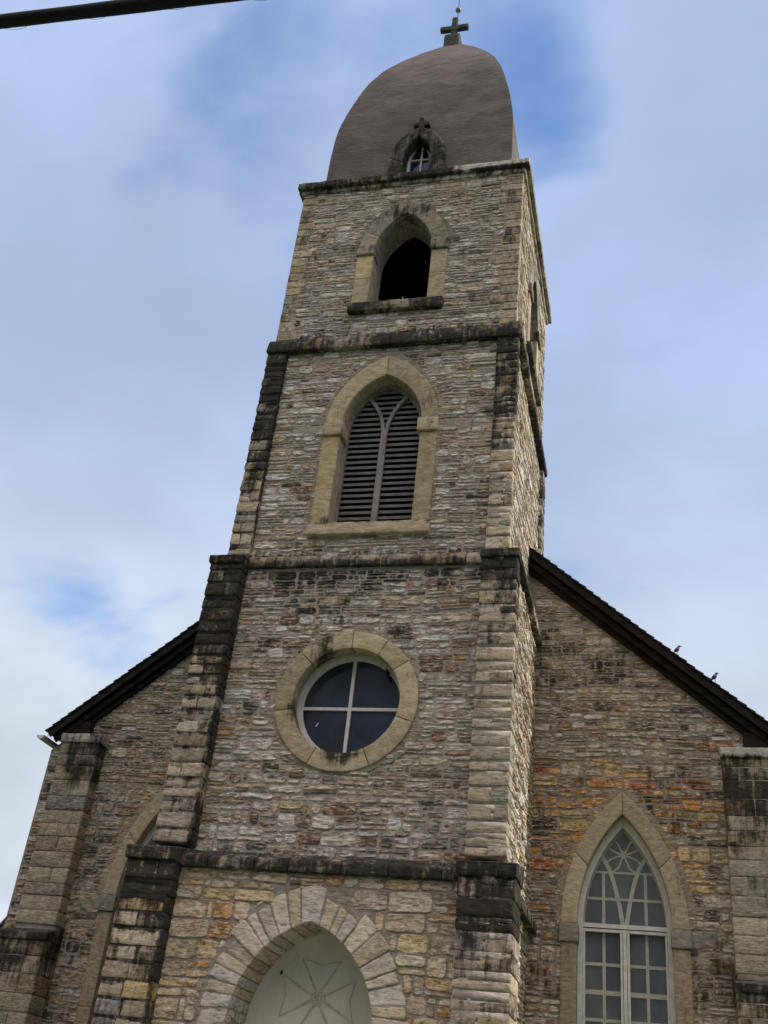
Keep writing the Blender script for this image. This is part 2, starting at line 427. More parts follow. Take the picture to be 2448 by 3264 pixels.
# ------------------------------------------------------------------ outlines
def arch(half, spring, apex, n=14):
    """pointed arch from left spring over the apex to right spring"""
    rise = apex-spring
    r = (rise*rise+half*half)/(2*half); cx = r-half
    a1 = math.asin(min(1, rise/r))
    th = np.linspace(0, a1, n)
    L = np.stack([cx-r*np.cos(th), spring+r*np.sin(th)], 1)
    R = L[::-1].copy(); R[:, 0] *= -1
    return np.concatenate([L, R[1:]])
def archhole(half, bottom, spring, apex):
    rise = apex-spring; r = (rise*rise+half*half)/(2*half); cx = r-half
    def f(z):
        if z < bottom or z > apex: return None
        if z <= spring: return (-half, half)
        x = math.sqrt(max(0, r*r-(z-spring)**2))-cx
        return (-x, x)
    return f
def shift(h, xc): return lambda z: (lambda e: (e[0]+xc, e[1]+xc) if e else None)(h(z))
def resample(P, t):
    s = np.concatenate([[0], np.cumsum(np.linalg.norm(np.diff(P, axis=0), axis=1))]); s /= s[-1]
    return np.stack([np.interp(t, s, P[:, 0]), np.interp(t, s, P[:, 1])], 1)
def opening(half, bottom, spring, apex, n=14):
    return np.concatenate([[(-half, bottom)], arch(half, spring, apex, n), [(half, bottom)]])

def ring(mb, T, inner, outer, d0, d1, cuts, rng, pal, stain=0.0, jt=0.006, mi=0, res=0.07, amp=0.003, rnd=0.012, jit=0.0):
    """voussoirs between two outlines"""
    L = np.linalg.norm(np.diff((inner+outer)/2 if len(inner) == len(outer) else inner, axis=0), axis=1).sum()
    Wd = float(np.mean(np.linalg.norm(resample(inner, np.linspace(0, 1, 9))-resample(outer, np.linspace(0, 1, 9)), axis=1)))
    for a, b in zip(cuts[:-1], cuts[1:]):
        la, lb = a*L+jt/2, b*L-jt/2
        col = pick(rng, pal)
        e = rng.uniform(-jit, jit)
        for P, F in rbox_local((la, lb, 0, Wd+e, d0, d1+rng.uniform(-1, 1)*jit*0.2), res=res, amp=amp, rnd=rnd, seed=rng.uniform(0, 90)):
            t = np.clip(P[:, 0]/L, 0, 1); k = (P[:, 1]/Wd)[:, None]
            Q = resample(inner, t)*(1-k)+resample(outer, t)*k
            ll = np.stack([Q[:, 0], P[:, 2], Q[:, 1]], 1)
            st = stain(ll) if callable(stain) else stain
            mb.add(T(ll), F[:, ::-1], col, st, mi)

def panel(mb, T, outer, holes, depth, col, stain=0.0, mi=0, edge=True, d=0.0, reveal=True):
    loops = [outer]+list(holes)
    pts = [Vector((p[0], p[1], 0)) for lp in loops for p in lp]
    tris = tessellate_polygon([[Vector((p[0], p[1], 0)) for p in lp] for lp in loops])
    V = np.array([(p.x, d, p.y) for p in pts])
    mb.add(T(V), [list(x) for x in tris], col, stain(V) if callable(stain) else stain, mi)
    i = 0
    for k, lp in enumerate(loops):
        n = len(lp)
        if (k and reveal) or (not k and edge):
            A = np.array([(p[0], d, p[1]) for p in lp]); B = A.copy(); B[:, 1] -= depth
            mb.add(T(np.concatenate([A, B])), [[j, (j+1) % n, n+(j+1) % n, n+j] for j in range(n)], col, 0.0, mi)

def bar(mb, T, pts, w, d0, d1, mi=0, taper=None):
    """a flat moulding of width w along a 2-D path on the facade, with mitred ends"""
    P = np.asarray(pts, float); n = len(P)
    V = []
    for i in range(n):
        tn = P[min(i+1, n-1)]-P[max(i-1, 0)]; tn = tn/(np.linalg.norm(tn)+1e-9); nr = np.array((-tn[1], tn[0]))
        for sgn in (-1, 1):
            q = P[i]+nr*sgn*w/2
            V += [(q[0], d0, q[1]), (q[0], d1, q[1])]
    F = []
    for i in range(n-1):
        a, b = 4*i, 4*i+4
        F += [[a+1, b+1, b+3, a+3], [a, a+1, a+3, a+2][:0] or [a, b, b+1, a+1], [a+2, a+3, b+3, b+2], [a, a+2, b+2, b]]
    F += [[0, 1, 3, 2], [4*n-4, 4*n-2, 4*n-1, 4*n-3]]
    mb.add(T(np.array(V)), F, mi=mi)

# ------------------------------------------------------------------ palettes (albedo)
GREYW = ((0.64, 0.58, 0.525), 5); PALE = ((0.77, 0.72, 0.67), 4.5); CREAM = ((0.63, 0.505, 0.365), 3); GREY = ((0.30, 0.275, 0.24), 2)
BROWN = ((0.25, 0.155, 0.085), 1.0); DARK = ((0.085, 0.068, 0.055), 0.5); PINK = ((0.53, 0.40, 0.315), 2)
ORNG = ((0.55, 0.275, 0.075), 1); YELL = ((0.55, 0.41, 0.20), 1)
P_BEL = [GREYW, (PALE[0], 7), (CREAM[0], 2.5), (GREY[0], 1.4), (BROWN[0], 0.35), (DARK[0], 0.3)]
P_S2 = [GREYW, (PALE[0], 7.5), CREAM, (PINK[0], 1.6), (GREY[0], 1.0), (BROWN[0], 1.1), (DARK[0], 0.4)]
P_S3 = [GREYW, (PALE[0], 5), CREAM, (PINK[0], 1.2), (GREY[0], 1.5), (BROWN[0], 2.2), (DARK[0], 1.0), (ORNG[0], 0.4)]
P_S4 = [((0.62, 0.49, 0.31), 5), ((0.60, 0.43, 0.20), 3.2), (ORNG[0], 1.4), (PINK[0], 0.6), ((0.68, 0.58, 0.43), 1.5)]
P_NAV = [((0.52, 0.45, 0.35), 4), (GREYW[0], 2.5), ((0.54, 0.42, 0.27), 3.5), (BROWN[0], 1.5), (DARK[0], 1.1), (PINK[0], 0.6), ((0.48, 0.25, 0.08), 0.7)]
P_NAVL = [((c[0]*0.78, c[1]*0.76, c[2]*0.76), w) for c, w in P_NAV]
P_NAVO = [((0.66, 0.30, 0.055), 4), ((0.62, 0.43, 0.17), 4), (BROWN[0], 1.5), ((0.55, 0.45, 0.3), 2), ((0.58, 0.19, 0.03), 1.8), (DARK[0], 0.8)]
P_ASH = [((0.52, 0.43, 0.285), 4), ((0.46, 0.39, 0.29), 3), ((0.33, 0.295, 0.235), 2), ((0.58, 0.52, 0.42), 1), ((0.36, 0.25, 0.15), 0.8)]
P_SIDE = [((0.68, 0.60, 0.48), 4), ((0.76, 0.70, 0.60), 4), ((0.62, 0.48, 0.33), 3), ((0.40, 0.34, 0.27), 1.2), (BROWN[0], 0.4)]
P_DRS = [((0.50, 0.41, 0.24), 3), ((0.54, 0.45, 0.28), 2), ((0.46, 0.385, 0.25), 2)]
P_DRG = [((0.30, 0.275, 0.22), 3), ((0.34, 0.30, 0.23), 2), ((0.26, 0.245, 0.21), 2)]
MORT = (0.42, 0.37, 0.325)
MORT_L = (0.31, 0.27, 0.23)
def sm(x, a, b):
    t = np.clip((np.asarray(x, float)-a)/(b-a), 0, 1); return t*t*(3-2*t)

# ------------------------------------------------------------------ the setting
GZ = -1.46
mb = MB(); mb.add([(-900, -900, GZ), (900, -900, GZ), (900, 1500, GZ), (-900, 1500, GZ)], [[0, 1, 2, 3]])
tag(mb.build('ground', M_GRASS), None, None, kind='structure')
mb = MB(); mb.add([(-1.6, -13.5, GZ+.004), (1.6, -13.5, GZ+.004), (1.6, -0.75, GZ+.004), (-1.6, -0.75, GZ+.004)], [[0, 1, 2, 3]])
tag(mb.build('path', M_PAVE), None, None, kind='structure')
mb = MB(); mb.add([(-300, -26, GZ+.004), (300, -26, GZ+.004), (300, -16.2, GZ+.004), (-300, -16.2, GZ+.004)], [[0, 1, 2, 3]])
tag(mb.build('road', M_ROAD), None, None, kind='structure')
mb = MB(); mb.box((-300, 300, -15.7, -13.9, GZ-0.2, GZ+0.12))
tag(mb.build('pavement', M_PAVE), None, None, kind='structure')

# ------------------------------------------------------------------ the church
church = tag(empty('church', (0, 0, GZ)), 'old limestone church with tall square bell tower and egg-shaped stucco dome', 'church')
def P(o):       # parent to the church, keeping world coordinates
    o.parent = church; o.matrix_parent_inverse = Matrix.Translation((0, 0, -GZ)); return o
def sub(o, par):
    o.parent = par; return o
HB, DEP, YC = 2.75, 5.44, 2.72
YN = 3.646           # nave front wall

# --- openings on the belfry (front and right faces)
b_hole = opening(0.70, 16.46, 18.15, 19.37)
def belfry_opening(T, seed):
    rng = np.random.default_rng(seed)
    st = lambda p: 0.18+0.45*sm(p[:, 2], 18.6, 19.5)+0.0*p[:, 0]
    mb = MB()
    inn, out = arch(0.70, 18.15, 19.37), arch(1.10, 18.12, 19.86)
    ring(mb, T, inn, out, -0.30, 0.06, [0, .17, .34, .5, .66, .83, 1], rng, P_DRG, st)
    for s in (-1, 1):                # jambs
        a, b = sorted((s*0.70, s*1.085))
        rbox(mb, (a, b, -0.30, 0.045, 16.5, 17.32), T, pick(rng, P_DRS), 0.12, amp=0.004, seed=rng.uniform(0, 9))
        rbox(mb, (a, b, -0.30, 0.045, 17.326, 18.06), T, pick(rng, P_DRS), 0.12, amp=0.004, seed=rng.uniform(0, 9))
    o = P(mb.build('opening_surround', M_DRS, smooth=True))
    mb = MB()                        # deep reveal of tooled blocks behind
    inn2 = opening(0.74, 16.46, 18.15, 19.33)
    ring(mb, T, opening(0.72, 16.46, 18.15, 19.40), opening(0.98, 16.3, 18.15, 19.75), -0.76, -0.306, np.linspace(0, 1, 14), rng, P_DRS, 0.05)
    sub(mb.build('reveal', M_DRS, smooth=True), o)
    for s in (-1, 1):
        mb = MB(); a, b = sorted((s*0.67, s*1.11))
        rbox(mb, (a, b, -0.32, 0.10, 18.062, 18.36), T, pick(rng, P_DRG), 0.62, amp=0.006, rnd=0.02, seed=rng.uniform(0, 9))
        sub(mb.build('impost', M_DRS, smooth=True), o)
    mb = MB()
    rbox(mb, (-1.12, 1.10, -0.5, 0.15, 16.235, 16.50), T, pick(rng, P_DRG), lambda p: 0.92-0.30*sm(p[:, 0], -0.5, 0.1)*sm(p[:, 0], 0.9, 0.2), amp=0.014, rnd=0.03, seed=3)
    sub(mb.build('sill', M_DRS, smooth=True), o)
    mb = MB()                        # rough render margin with pointed ears at the spring
    margin(mb, T, [(-1.02, 18.34), (-1.27, 18.32), (-1.17, 18.62), (-0.98, 19.02), (-0.62, 19.52), (-0.22, 19.86), (0, 19.95),
                   (0.22, 19.86), (0.62, 19.5), (0.98, 19.0), (1.22, 18.55), (1.42, 18.30), (0.95, 18.34)]+[tuple(p) for p in arch(0.92, 18.34, 19.62, 9)[::-1]][1:-1]+[(-1.02, 18.34)], 0.028, rng, (0.22, 0.20, 0.17), 0.42)
    sub(mb.build('render_margin', M_MOR), o)
    return o
def margin(mb, T, outline, d, rng, col, stain=0.1):
    P0 = np.array(outline, float); t = np.linspace(0, 1, 70)
    Q = resample(P0, t)
    Q = Q+np.stack([n3(Q[:, 0]*7, Q[:, 1]*7, 1.5), n3(Q[:, 0]*7, Q[:, 1]*7, 7.5)], 1)*0.012
    panel(mb, T, [tuple(q) for q in Q[:-1]], [], d+0.01, col, stain, d=d)

TF = FR(0.0)
TR = RT(HB, YC)
lv_hole = opening(0.865, 10.63, 13.12, 14.41)
rd = np.linspace(0, 2*math.pi, 49)[:-1]
rcirc = [(1.02*math.sin(a), 6.93+1.02*math.cos(a)) for a in rd]

# --- belfry walls
mb = MB()
panel(mb, TF, [(-HB, 15.4), (HB, 15.4), (HB, 20.45), (-HB, 20.45)], [b_hole], 0.76, MORT, edge=False)
panel(mb, TR, [(-YC, 9.6), (YC, 9.6), (YC, 20.45), (-YC, 20.45)], [b_hole], 0.76, MORT, edge=False)
panel(mb, RT(-HB, YC), [(-YC, 2), (YC, 2), (YC, 20.45), (-YC, 20.45)], [], 0.2, MORT, edge=False)
panel(mb, FR(DEP), [(-HB, 2), (HB, 2), (HB, 20.45), (-HB, 20.45)], [], 0.2, MORT, edge=False)
bst = lambda U, Z: 0.50*sm(Z, 15.95, 15.62)+0.30*sm(Z, 20.15, 20.4)+0.22*sm(Z, 18.9, 18.0)*sm(U, -1.2, -2.6)+0.10
hole_b = archhole(1.04, 16.26, 18.12, 19.80)
rubble(mb, TF, -2.42, 2.38, 15.62, 20.40, 11, P_BEL, holes=[hole_b], stain=bst, pn=(0.15, 0.6, 0.25))
# dressed quoins at the corners
rng = np.random.default_rng(5)
for sx in (-1, 1):
    z = 15.62; k = 0
    while z < 20.36:
        h = min(rng.uniform(0.17, 0.30), 20.40-z)
        wl = rng.uniform(0.26, 0.62) if sx > 0 else rng.uniform(0.22, 0.5)
        a, b = sorted((sx*(HB+0.012), sx*(HB-wl)))
        rbox(mb, (a, b, -0.012-rng.uniform(0, .02), 0.25, z+0.008, z+h-0.008), None, pick(rng, P_ASH), (lambda s: (lambda p: s))(rng.uniform(0.2, 0.62)), 1, amp=0.008, rnd=0.018, seed=rng.uniform(0, 99))
        z += h
rubble(mb, TR, -2.48, 2.70, 15.2, 20.36, 12, P_SIDE, holes=[hole_b], stain=0.0, prot=(0.008, 0.030), amp=0.011, pn=(0.15, 0.5, 0.35))
o = P(mb.build('tower_wall', [M_MOR, M_RUB]))

# --- second storey
mb = MB()
panel(mb, TF, [(-2.5, 9.7), (2.5, 9.7), (2.5, 15.5), (-2.5, 15.5)], [lv_hole], 0.30, MORT, edge=False)
hole_l = archhole(1.19, 10.40, 13.1, 14.88)
s2st = lambda U, Z: 0.10+0.55*sm(Z, 10.25, 9.95)+0.15*sm(Z, 15.0, 15.2)
rubble(mb, TF, -2.385, 2.385, 9.92, 15.2, 21, P_S2, holes=[hole_l, lambda z: None], stain=s2st, pn=(0.25, 0.5, 0.25))
rubble(mb, TR, -2.70, 2.70, 9.6, 15.1, 22, P_SIDE, stain=0.0, prot=(0.008, 0.034), amp=0.012, pn=(0.15, 0.5, 0.35))
P(mb.build('tower_wall', [M_MOR, M_RUB]))

# --- third storey (round window)
mb = MB()
T3 = FR(-0.03)
panel(mb, T3, [(-2.5, 3.8), (2.5, 3.8), (2.5, 9.8), (-2.5, 9.8)], [[(x*1.13, 6.93+(z-6.93)*1.13) for x, z in rcirc]], 0.5, MORT, edge=False)
def hole_r(z):
    d = 1.28**2-(z-6.93)**2
    return (-math.sqrt(d), math.sqrt(d)) if d > 0 else None
s3st = lambda U, Z: 0.14+0.55*sm(Z, 9.0, 9.6)+0.3*sm(n3(U*1.3, Z*1.6, 8.8), 0.1, 0.7)*sm(Z, 7, 8.6)+0.32*sm(Z, 4.5, 4.2)+0.08*sm(Z, 8.2, 9.0)
rubble(mb, T3, -2.385, 2.385, 5.2, 9.62, 31, P_S3, holes=[hole_r], stain=s3st, band=(0.16, 0.28))
rubble(mb, T3, -2.385, 2.385, 4.1, 5.2, 32, P_S3, holes=[hole_r], stain=s3st, band=(0.2, 0.3), pn=(0.45, 0.45, 0.1))
TR3 = RT(2.95, YC)
panel(mb, TR3, [(-YC, 3.4), (YC, 3.4), (YC, 9.8), (-YC, 9.8)], [], 0.1, MORT)
rubble(mb, TR3, -2.70, 0.95, 3.6, 9.6, 33, P_SIDE, stain=0.05, prot=(0.008, 0.05), amp=0.02, pn=(0.15, 0.5, 0.35))
P(mb.build('tower_wall', [M_MOR, M_RUB]))

# --- porch storey with the entrance arch
Y4 = -0.45
T4 = FR(Y4)
mb = MB()
e_in = opening(1.16, GZ, 1.55, 3.05)
panel(mb, T4, [(-2.5, GZ), (2.5, GZ), (2.5, 3.95), (-2.5, 3.95)], [[tuple(p) for p in e_in]], 0.9, MORT_L, edge=True)
hole_e = archhole(1.68, GZ, 1.5, 3.55)
rubble(mb, T4, -2.385, 2.385, 0.9, 3.80, 41, P_S4, band=(0.22, 0.33), cell=(0.40, 0.75), pn=(0.62, 0.33, 0.05), pm=(0.6, 0.35, 0.05), holes=[hole_e],
       stain=lambda U, Z: 0.06+0.2*sm(Z, 3.6, 3.8), prot=(0.008, 0.03), amp=0.010, gap=(0.016, 0.034))
TR4 = RT(2.92, YC)
panel(mb, TR4, [(-YC-0.4, GZ), (YC, GZ), (YC, 3.7), (-YC-0.4, 3.7)], [], 0.1, MORT)
rubble(mb, TR4, -2.75, 0.93, 0.3, 3.55, 42, P_SIDE, stain=0.05, prot=(0.008, 0.05), amp=0.02, pn=(0.3, 0.5, 0.2))
P(mb.build('tower_wall', [M_MOR, M_RUB]))

# --- entrance arch: rock faced voussoirs, tympanum with a raised eight pointed cross
rng = np.random.default_rng(77)
mb = MB()
inn, out = arch(1.16, 1.5, 3.05, 20), arch(1.78, 1.35, 3.62, 20)
cuts = [0]
while cuts[-1] < 0.462: cuts.append(cuts[-1]+rng.uniform(0.028, 0.058))
cuts[-1] = 0.462
right = [0.538]
while right[-1] < 1: right.append(right[-1]+rng.uniform(0.028, 0.058))
right[-1] = 1.0
P_V = [((0.66, 0.57, 0.44), 4), ((0.74, 0.68, 0.58), 4), ((0.62, 0.52, 0.38), 3)]
L = np.linalg.norm(np.diff(inn, axis=0), axis=1).sum()
for cc in (cuts, [0.462, 0.538], right):
    for a, b in zip(cc[:-1], cc[1:]):
        col = pick(rng, P_V); key = len(cc) == 2
        w0 = 0.0; w1 = 1.0 if key else rng.uniform(0.72, 1.08)
        sd0 = rng.uniform(0, 90)
        for Pt, F in rbox_local((a*L+0.010, b*L-0.010, 0, 0.6*w1, -0.9, rng.uniform(0.005, 0.045)), res=0.018 if key else 0.06, amp=0.015, rnd=0.02, seed=sd0, freq=9):
            t = np.clip(Pt[:, 0]/L, 0, 1); k = (Pt[:, 1]/0.6)[:, None]
            Q = resample(inn, t)*(1-k)+resample(out, t)*k
            mb.add(T4(np.stack([Q[:, 0], Pt[:, 2], Q[:, 1]], 1)), F[:, ::-1], col, 0.06)
# small pinning stones filling between the arch and the coursed wall
for i in range(26):
    t = rng.uniform(0.03, 0.97); k = rng.uniform(1.02, 1.15)
    p = resample(inn, np.array([t]))[0]*(1-k)+resample(out, np.array([t]))[0]*k
    an = math.atan2(*(resample(out, np.array([min(1, t+.02)]))[0]-resample(out, np.array([max(0, t-.02)]))[0])[::-1])
    ca, sa = math.cos(an), math.sin(an); w, h = rng.uniform(0.08, 0.2), rng.uniform(0.03, 0.07)
    rot = (lambda p, ca, sa: lambda U, Z: (p[0]+U*ca-Z*sa, p[1]+U*sa+Z*ca))(p, ca, sa)
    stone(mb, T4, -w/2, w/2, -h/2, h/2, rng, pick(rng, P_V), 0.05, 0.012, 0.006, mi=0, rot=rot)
entr = P(mb.build('entrance_arch', M_ASH))
mb = MB(); TT = FR(0.43)
panel(mb, TT, [tuple(p) for p in opening(1.2, GZ, 1.55, 3.12)], [], 0.05, (0.5, 0.5, 0.4))
for zz in (2.32, 1.62, 0.9): mb.box((-1.2, 1.2, 0.0, 0.004, zz, zz+0.012), TT)
for s in (-1, 1):
    bar(mb, TT, [(s*(abs(q[0])-0.13)*1.0, q[1]-0.14) for q in (arch(1.16, 1.55, 3.05, 12)[:12] if s < 0 else arch(1.16, 1.55, 3.05, 12)[11:])], 0.012, -0.01, 0.006)
tym = sub(mb.build('tympanum', M_TYMP), entr)
mb = MB(); zc = 2.05
tips = [((-.33, .57), (.33, .57), (0.02, .49)), ((.61, .30), (.61, -.31), (.53, 0.0)), ((.33, -.57), (-.33, -.57), (0, -.49)), ((-.61, -.31), (-.61, .30), (-.54, 0.0))]
for a, b, m in tips:
    for tip in (a, b):
        un = np.array(tip)/np.linalg.norm(tip)
        bar(mb, TT, [(un[0]*0.10, zc+un[1]*0.10), (tip[0], zc+tip[1])], 0.014, -0.005, 0.016)
        bar(mb, TT, [(tip[0], zc+tip[1]), (m[0], zc+m[1])], 0.014, -0.004, 0.0145)
        for off in (-0.028, 0.028):
            nr = np.array((-un[1], un[0]))*off
            if off*(1 if tip is a else -1) > 0: continue
            bar(mb, TT, [(un[0]*0.12+nr[0], zc+un[1]*0.12+nr[1]), (tip[0]*0.93+nr[0]*.2, zc+tip[1]*0.93+nr[1]*.2)], 0.012, -0.003, 0.012)
for rr in (0.105, 0.065):
    bar(mb, TT, [(rr*math.cos(a), zc+rr*math.sin(a)) for a in np.linspace(0, 2*math.pi, 25)], 0.018, -0.006, 0.022)
bar(mb, TT, [(0.04*(1-k/16)*math.cos(k*0.55+1.2), zc+0.04*(1-k/16)*math.sin(k*0.55+1.2)) for k in range(14)], 0.012, -0.006, 0.024)
sub(mb.build('eight_pointed_cross', M_MOULD), tym)
mb = MB()
mb.tube([(-0.66, 0.415, 2.36), (-0.66, 0.40, 2.385), (-0.655, 0.405, 2.41)], [0.016, 0.024, 0.008], 7)
sub(mb.build('mud_nest', M_NEST), entr)

# --- string courses
def course(z0, z1, parts, seed, pal, st, slope=0.35, amp=0.012):
    """parts: (T, ua, ub, d) lengths of weathered slab; split into stones of irregular length"""
    rng = np.random.default_rng(seed)
    for T, ua, ub, d0, d1, sk in parts:
        mb = MB(); u = ua
        while u < ub-1e-6:
            w = min(rng.uniform(0.45, 0.95), ub-u)
            if ub-u-w < 0.25: w = ub-u
            sv = rng.uniform(-0.15, 0.12); col = pick(rng, pal)
            dd = d1+rng.uniform(-.008, .008)
            for Pt, F in rbox_local((u+0.004, u+w-0.004, d0, dd, z0, z1), res=0.05, amp=amp, rnd=0.022, seed=rng.uniform(0, 99), freq=6):
                up = np.clip((Pt[:, 2]-(z0+(z1-z0)*0.5))/((z1-z0)*0.5), 0, 1)
                Pt[:, 1] = Pt[:, 1]-up*slope*np.clip(Pt[:, 1]-d0, 0, None)*0.6
                s = st(Pt)+sv
                mb.add(T(Pt), F[:, ::-1] if False else F, col, s)
            u += w
        P(mb.build('string_course', M_ASH, smooth=True))
P_CRS = [((0.45, 0.39, 0.31), 3), ((0.40, 0.34, 0.26), 2), ((0.36, 0.26, 0.17), 1), ((0.52, 0.48, 0.42), 1)]
course(15.18, 15.56, [(TF, -2.87, 2.87, -0.2, 0.17, 0), (TR, -2.72-.17, 2.72, -0.2, 0.17, 0)], 1, P_CRS, lambda p: 1.0-0.40*sm(np.abs(p[:, 0]+0.9), 0.8, 0.2)+0*p[:, 2])
course(9.66, 9.93, [(TF, -2.37, 2.37, -0.2, 0.13, 0), (TR3, -2.65, 0.95, -0.2, 0.14, 0)], 2, P_CRS, lambda p: 0.52+0.35*sm(p[:, 2], 9.85, 9.70)+0.2*sm(p[:, 0], -1.0, -2.2))
course(3.78, 4.12, [(T4, -2.37, 2.37, -0.5, 0.12, 0), (TR4, -2.75, 0.93, -0.2, 0.2, 0)], 3, P_CRS, lambda p: 0.92+0.2*sm(np.abs(p[:, 0]), 0.6, 1.6)+0*p[:, 2], slope=0.9)

# --- pilasters: clasping corner buttresses, one stone course after another
def pilaster(x0, x1, y0, y1, z0, z1, seed, pal, st, cap=None, hr=(0.17, 0.30), split=0.5, amp=0.012, batter=0.0):
    rng = np.random.default_rng(seed); mb = MB()
    zz = np.linspace(z0, z1-0.02, 40)
    for za, zb in zip(zz[:-1], zz[1:]):
        mb.box((x0+.02, x1-.02, y0+.02, y1-.02, za, zb), col=MORT, stain=float(st(np.array([[0, 0, (za+zb)/2]]))[0])*0.8, mi=0)
    z = z0
    while z < z1-0.04:
        h = rng.uniform(*hr)
        if z1-z-h < 0.12: h = z1-z
        xs = [x0, x1]
        if rng.random() < split: xs = [x0, x0+(x1-x0)*rng.uniform(0.35, 0.7), x1]
        for a, b in zip(xs[:-1], xs[1:]):
            jx, jy = rng.uniform(-.012, .014, 2); col = pick(rng, pal); sv = rng.uniform(-.30, .26)
            aa = a+(0.006 if a != x0 else -jx*0.6); bb = b-(0.006 if b != x1 else -jx*0.6)
            for Pt, F in rbox_local((aa, bb, y0+jy, y1-0.004, z+0.007, z+h-0.007), res=0.05, amp=amp, rnd=0.026, seed=rng.uniform(0, 99), freq=7):
                # weathered block: its upper edge leans back
                k = np.clip((Pt[:, 2]-z)/h, 0, 1)**2*0.03
                Pt[:, 1] += k*(Pt[:, 1] < (y0+y1)/2)
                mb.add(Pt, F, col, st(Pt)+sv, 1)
        z += h
    o = P(mb.build('pilaster', [M_MOR, M_ASH], smooth=True))
    if cap:
        px, ch, top_y = cap; m2 = MB()
        bx = [x0-px, x1+px, y0-0.05, y1, z1-0.02, z1+ch]
        for Pt, F in rbox_local(bx, res=0.05, amp=0.012, rnd=0.03, seed=seed+3.3, freq=6):
            k = np.clip((Pt[:, 2]-(z1+ch*0.35))/(ch*0.65), 0, 1)
            front = np.clip((y1-Pt[:, 1])/(y1-bx[2]), 0, 1)
            Pt[:, 2] -= k*front*ch*0.45
            m2.add(Pt, F, pick(rng, pal), 1.05+0*Pt[:, 2]-0.25*sm(Pt[:, 2], z1+ch*0.5, z1+ch))
        sub(m2.build('cap_stone', M_ASH, smooth=True), o)
    return o
for sx in (-1, 1):
    f = lambda a, b: tuple(sorted((sx*a, sx*b)))
    inner_shade = lambda p: (0.55*(p[:, 0] > -2.40) if sx < 0 else 0.0)+0.10  # shade on the left pilasters' inner returns, painted in as black crust
    s2 = (lambda p: 0.78*sm(p[:, 2], 11.2, 13.6)+0.20+inner_shade(p)) if sx < 0 else (lambda p: 0.80*sm(p[:, 2], 11.2, 13.8)+0.16+inner_shade(p))
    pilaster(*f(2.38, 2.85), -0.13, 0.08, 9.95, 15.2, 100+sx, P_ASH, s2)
    s3 = (lambda p: 0.72*sm(p[:, 2], 5.8, 8.6)+0.26+inner_shade(p)) if sx < 0 else (lambda p: 0.60*sm(p[:, 2], 7.8, 9.4)+0.18+0.25*sm(p[:, 2], 6.2, 7.6)+0.3*sm(p[:, 0], 2.95, 3.1))
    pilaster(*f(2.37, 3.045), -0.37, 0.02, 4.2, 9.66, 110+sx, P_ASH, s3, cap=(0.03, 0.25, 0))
    s4 = lambda p: 0.74*sm(p[:, 2], 2.0, 3.6)+0.34+inner_shade(p)
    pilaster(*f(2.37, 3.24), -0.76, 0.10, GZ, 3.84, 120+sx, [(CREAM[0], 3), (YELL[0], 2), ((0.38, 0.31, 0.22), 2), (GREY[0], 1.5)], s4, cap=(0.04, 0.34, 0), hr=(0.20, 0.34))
pilaster(2.38, 2.86, 5.0, 5.56, 9.9, 15.2, 131, P_ASH, lambda p: 0.8+0*p[:, 2])

# --- belfry openings, with a near-black lining behind that paints the bell chamber's shade
bo = belfry_opening(TF, 7)
mb = MB(); mb.tube([(0.10, 0.10, 16.5), (0.10, 0.10, 16.78)], 0.012, 6)
sub(mb.build('rod', M_BALL), bo)
belfry_opening(TR, 8)
mb = MB()
panel(mb, FR(0.77), [(-1.86, 15.7), (1.86, 15.7), (1.86, 20.3), (-1.86, 20.3)], [opening(0.74, 16.4, 18.15, 19.38)], 0.0, (0, 0, 0), edge=False, reveal=False)
panel(mb, RT(HB-0.77, YC), [(-1.86, 15.7), (1.86, 15.7), (1.86, 20.3), (-1.86, 20.3)], [opening(0.74, 16.4, 18.15, 19.38)], 0.0, (0, 0, 0), edge=False, reveal=False)
panel(mb, FR(DEP-0.8), [(-1.9, 15.7), (1.9, 15.7), (1.9, 20.3), (-1.9, 20.3)], [], 0.0, (0, 0, 0), edge=False)
panel(mb, RT(-HB+0.8, YC), [(-1.9, 15.7), (1.9, 15.7), (1.9, 20.3), (-1.9, 20.3)], [], 0.0, (0, 0, 0), edge=False)
mb.add([(-2, .8, 15.72), (2, .8, 15.72), (2, 4.7, 15.72), (-2, 4.7, 15.72)], [[0, 1, 2, 3]])
mb.add([(-2, .8, 20.28), (2, .8, 20.28), (2, 4.7, 20.28), (-2, 4.7, 20.28)], [[0, 1, 2, 3]])
P(mb.build('bell_chamber', M_DARK))

# --- louvred window
rng = np.random.default_rng(61)
lw = P((lambda m: (ring(m, TF, arch(0.865, 13.12, 14.41), arch(1.23, 13.1, 14.93), -0.3, 0.06, [0, .5, 1], rng, P_DRS, lambda p: 0.22+0.16*n3(p[:, 0]*2.2, p[:, 2]*2.2, 1.1)),
        [rbox(m, (*sorted((s*0.865, s*1.235)), -0.3, 0.05, 10.63, 12.83), TF, pick(rng, P_DRS), lambda p: 0.22+0.18*n3(p[:, 0]*2.2, p[:, 2]*1.5, 5.1)+0.25*sm(p[:, 2], 11.0, 10.65), amp=0.004, seed=2.2+s) for s in (-1, 1)], m)[-1])(MB()).build('louvre_window_surround', M_DRS, smooth=True))
for s in (-1, 1):
    mb = MB(); rbox(mb, (*sorted((s*0.80, s*1.245)), -0.3, 0.11, 12.835, 13.15), TF, pick(rng, P_DRS), 0.30, amp=0.006, rnd=0.02, seed=5+s)
    sub(mb.build('impost', M_DRS, smooth=True), lw)
    mb = MB(); rbox(mb, (*sorted((s*1.25, s*1.95)), -0.1, 0.022, 12.86, 13.14), TF, pick(rng, P_DRG), 0.15, amp=0.004, seed=8+s)
    sub(mb.build('impost_course', M_DRS, smooth=True), lw)
mb = MB()
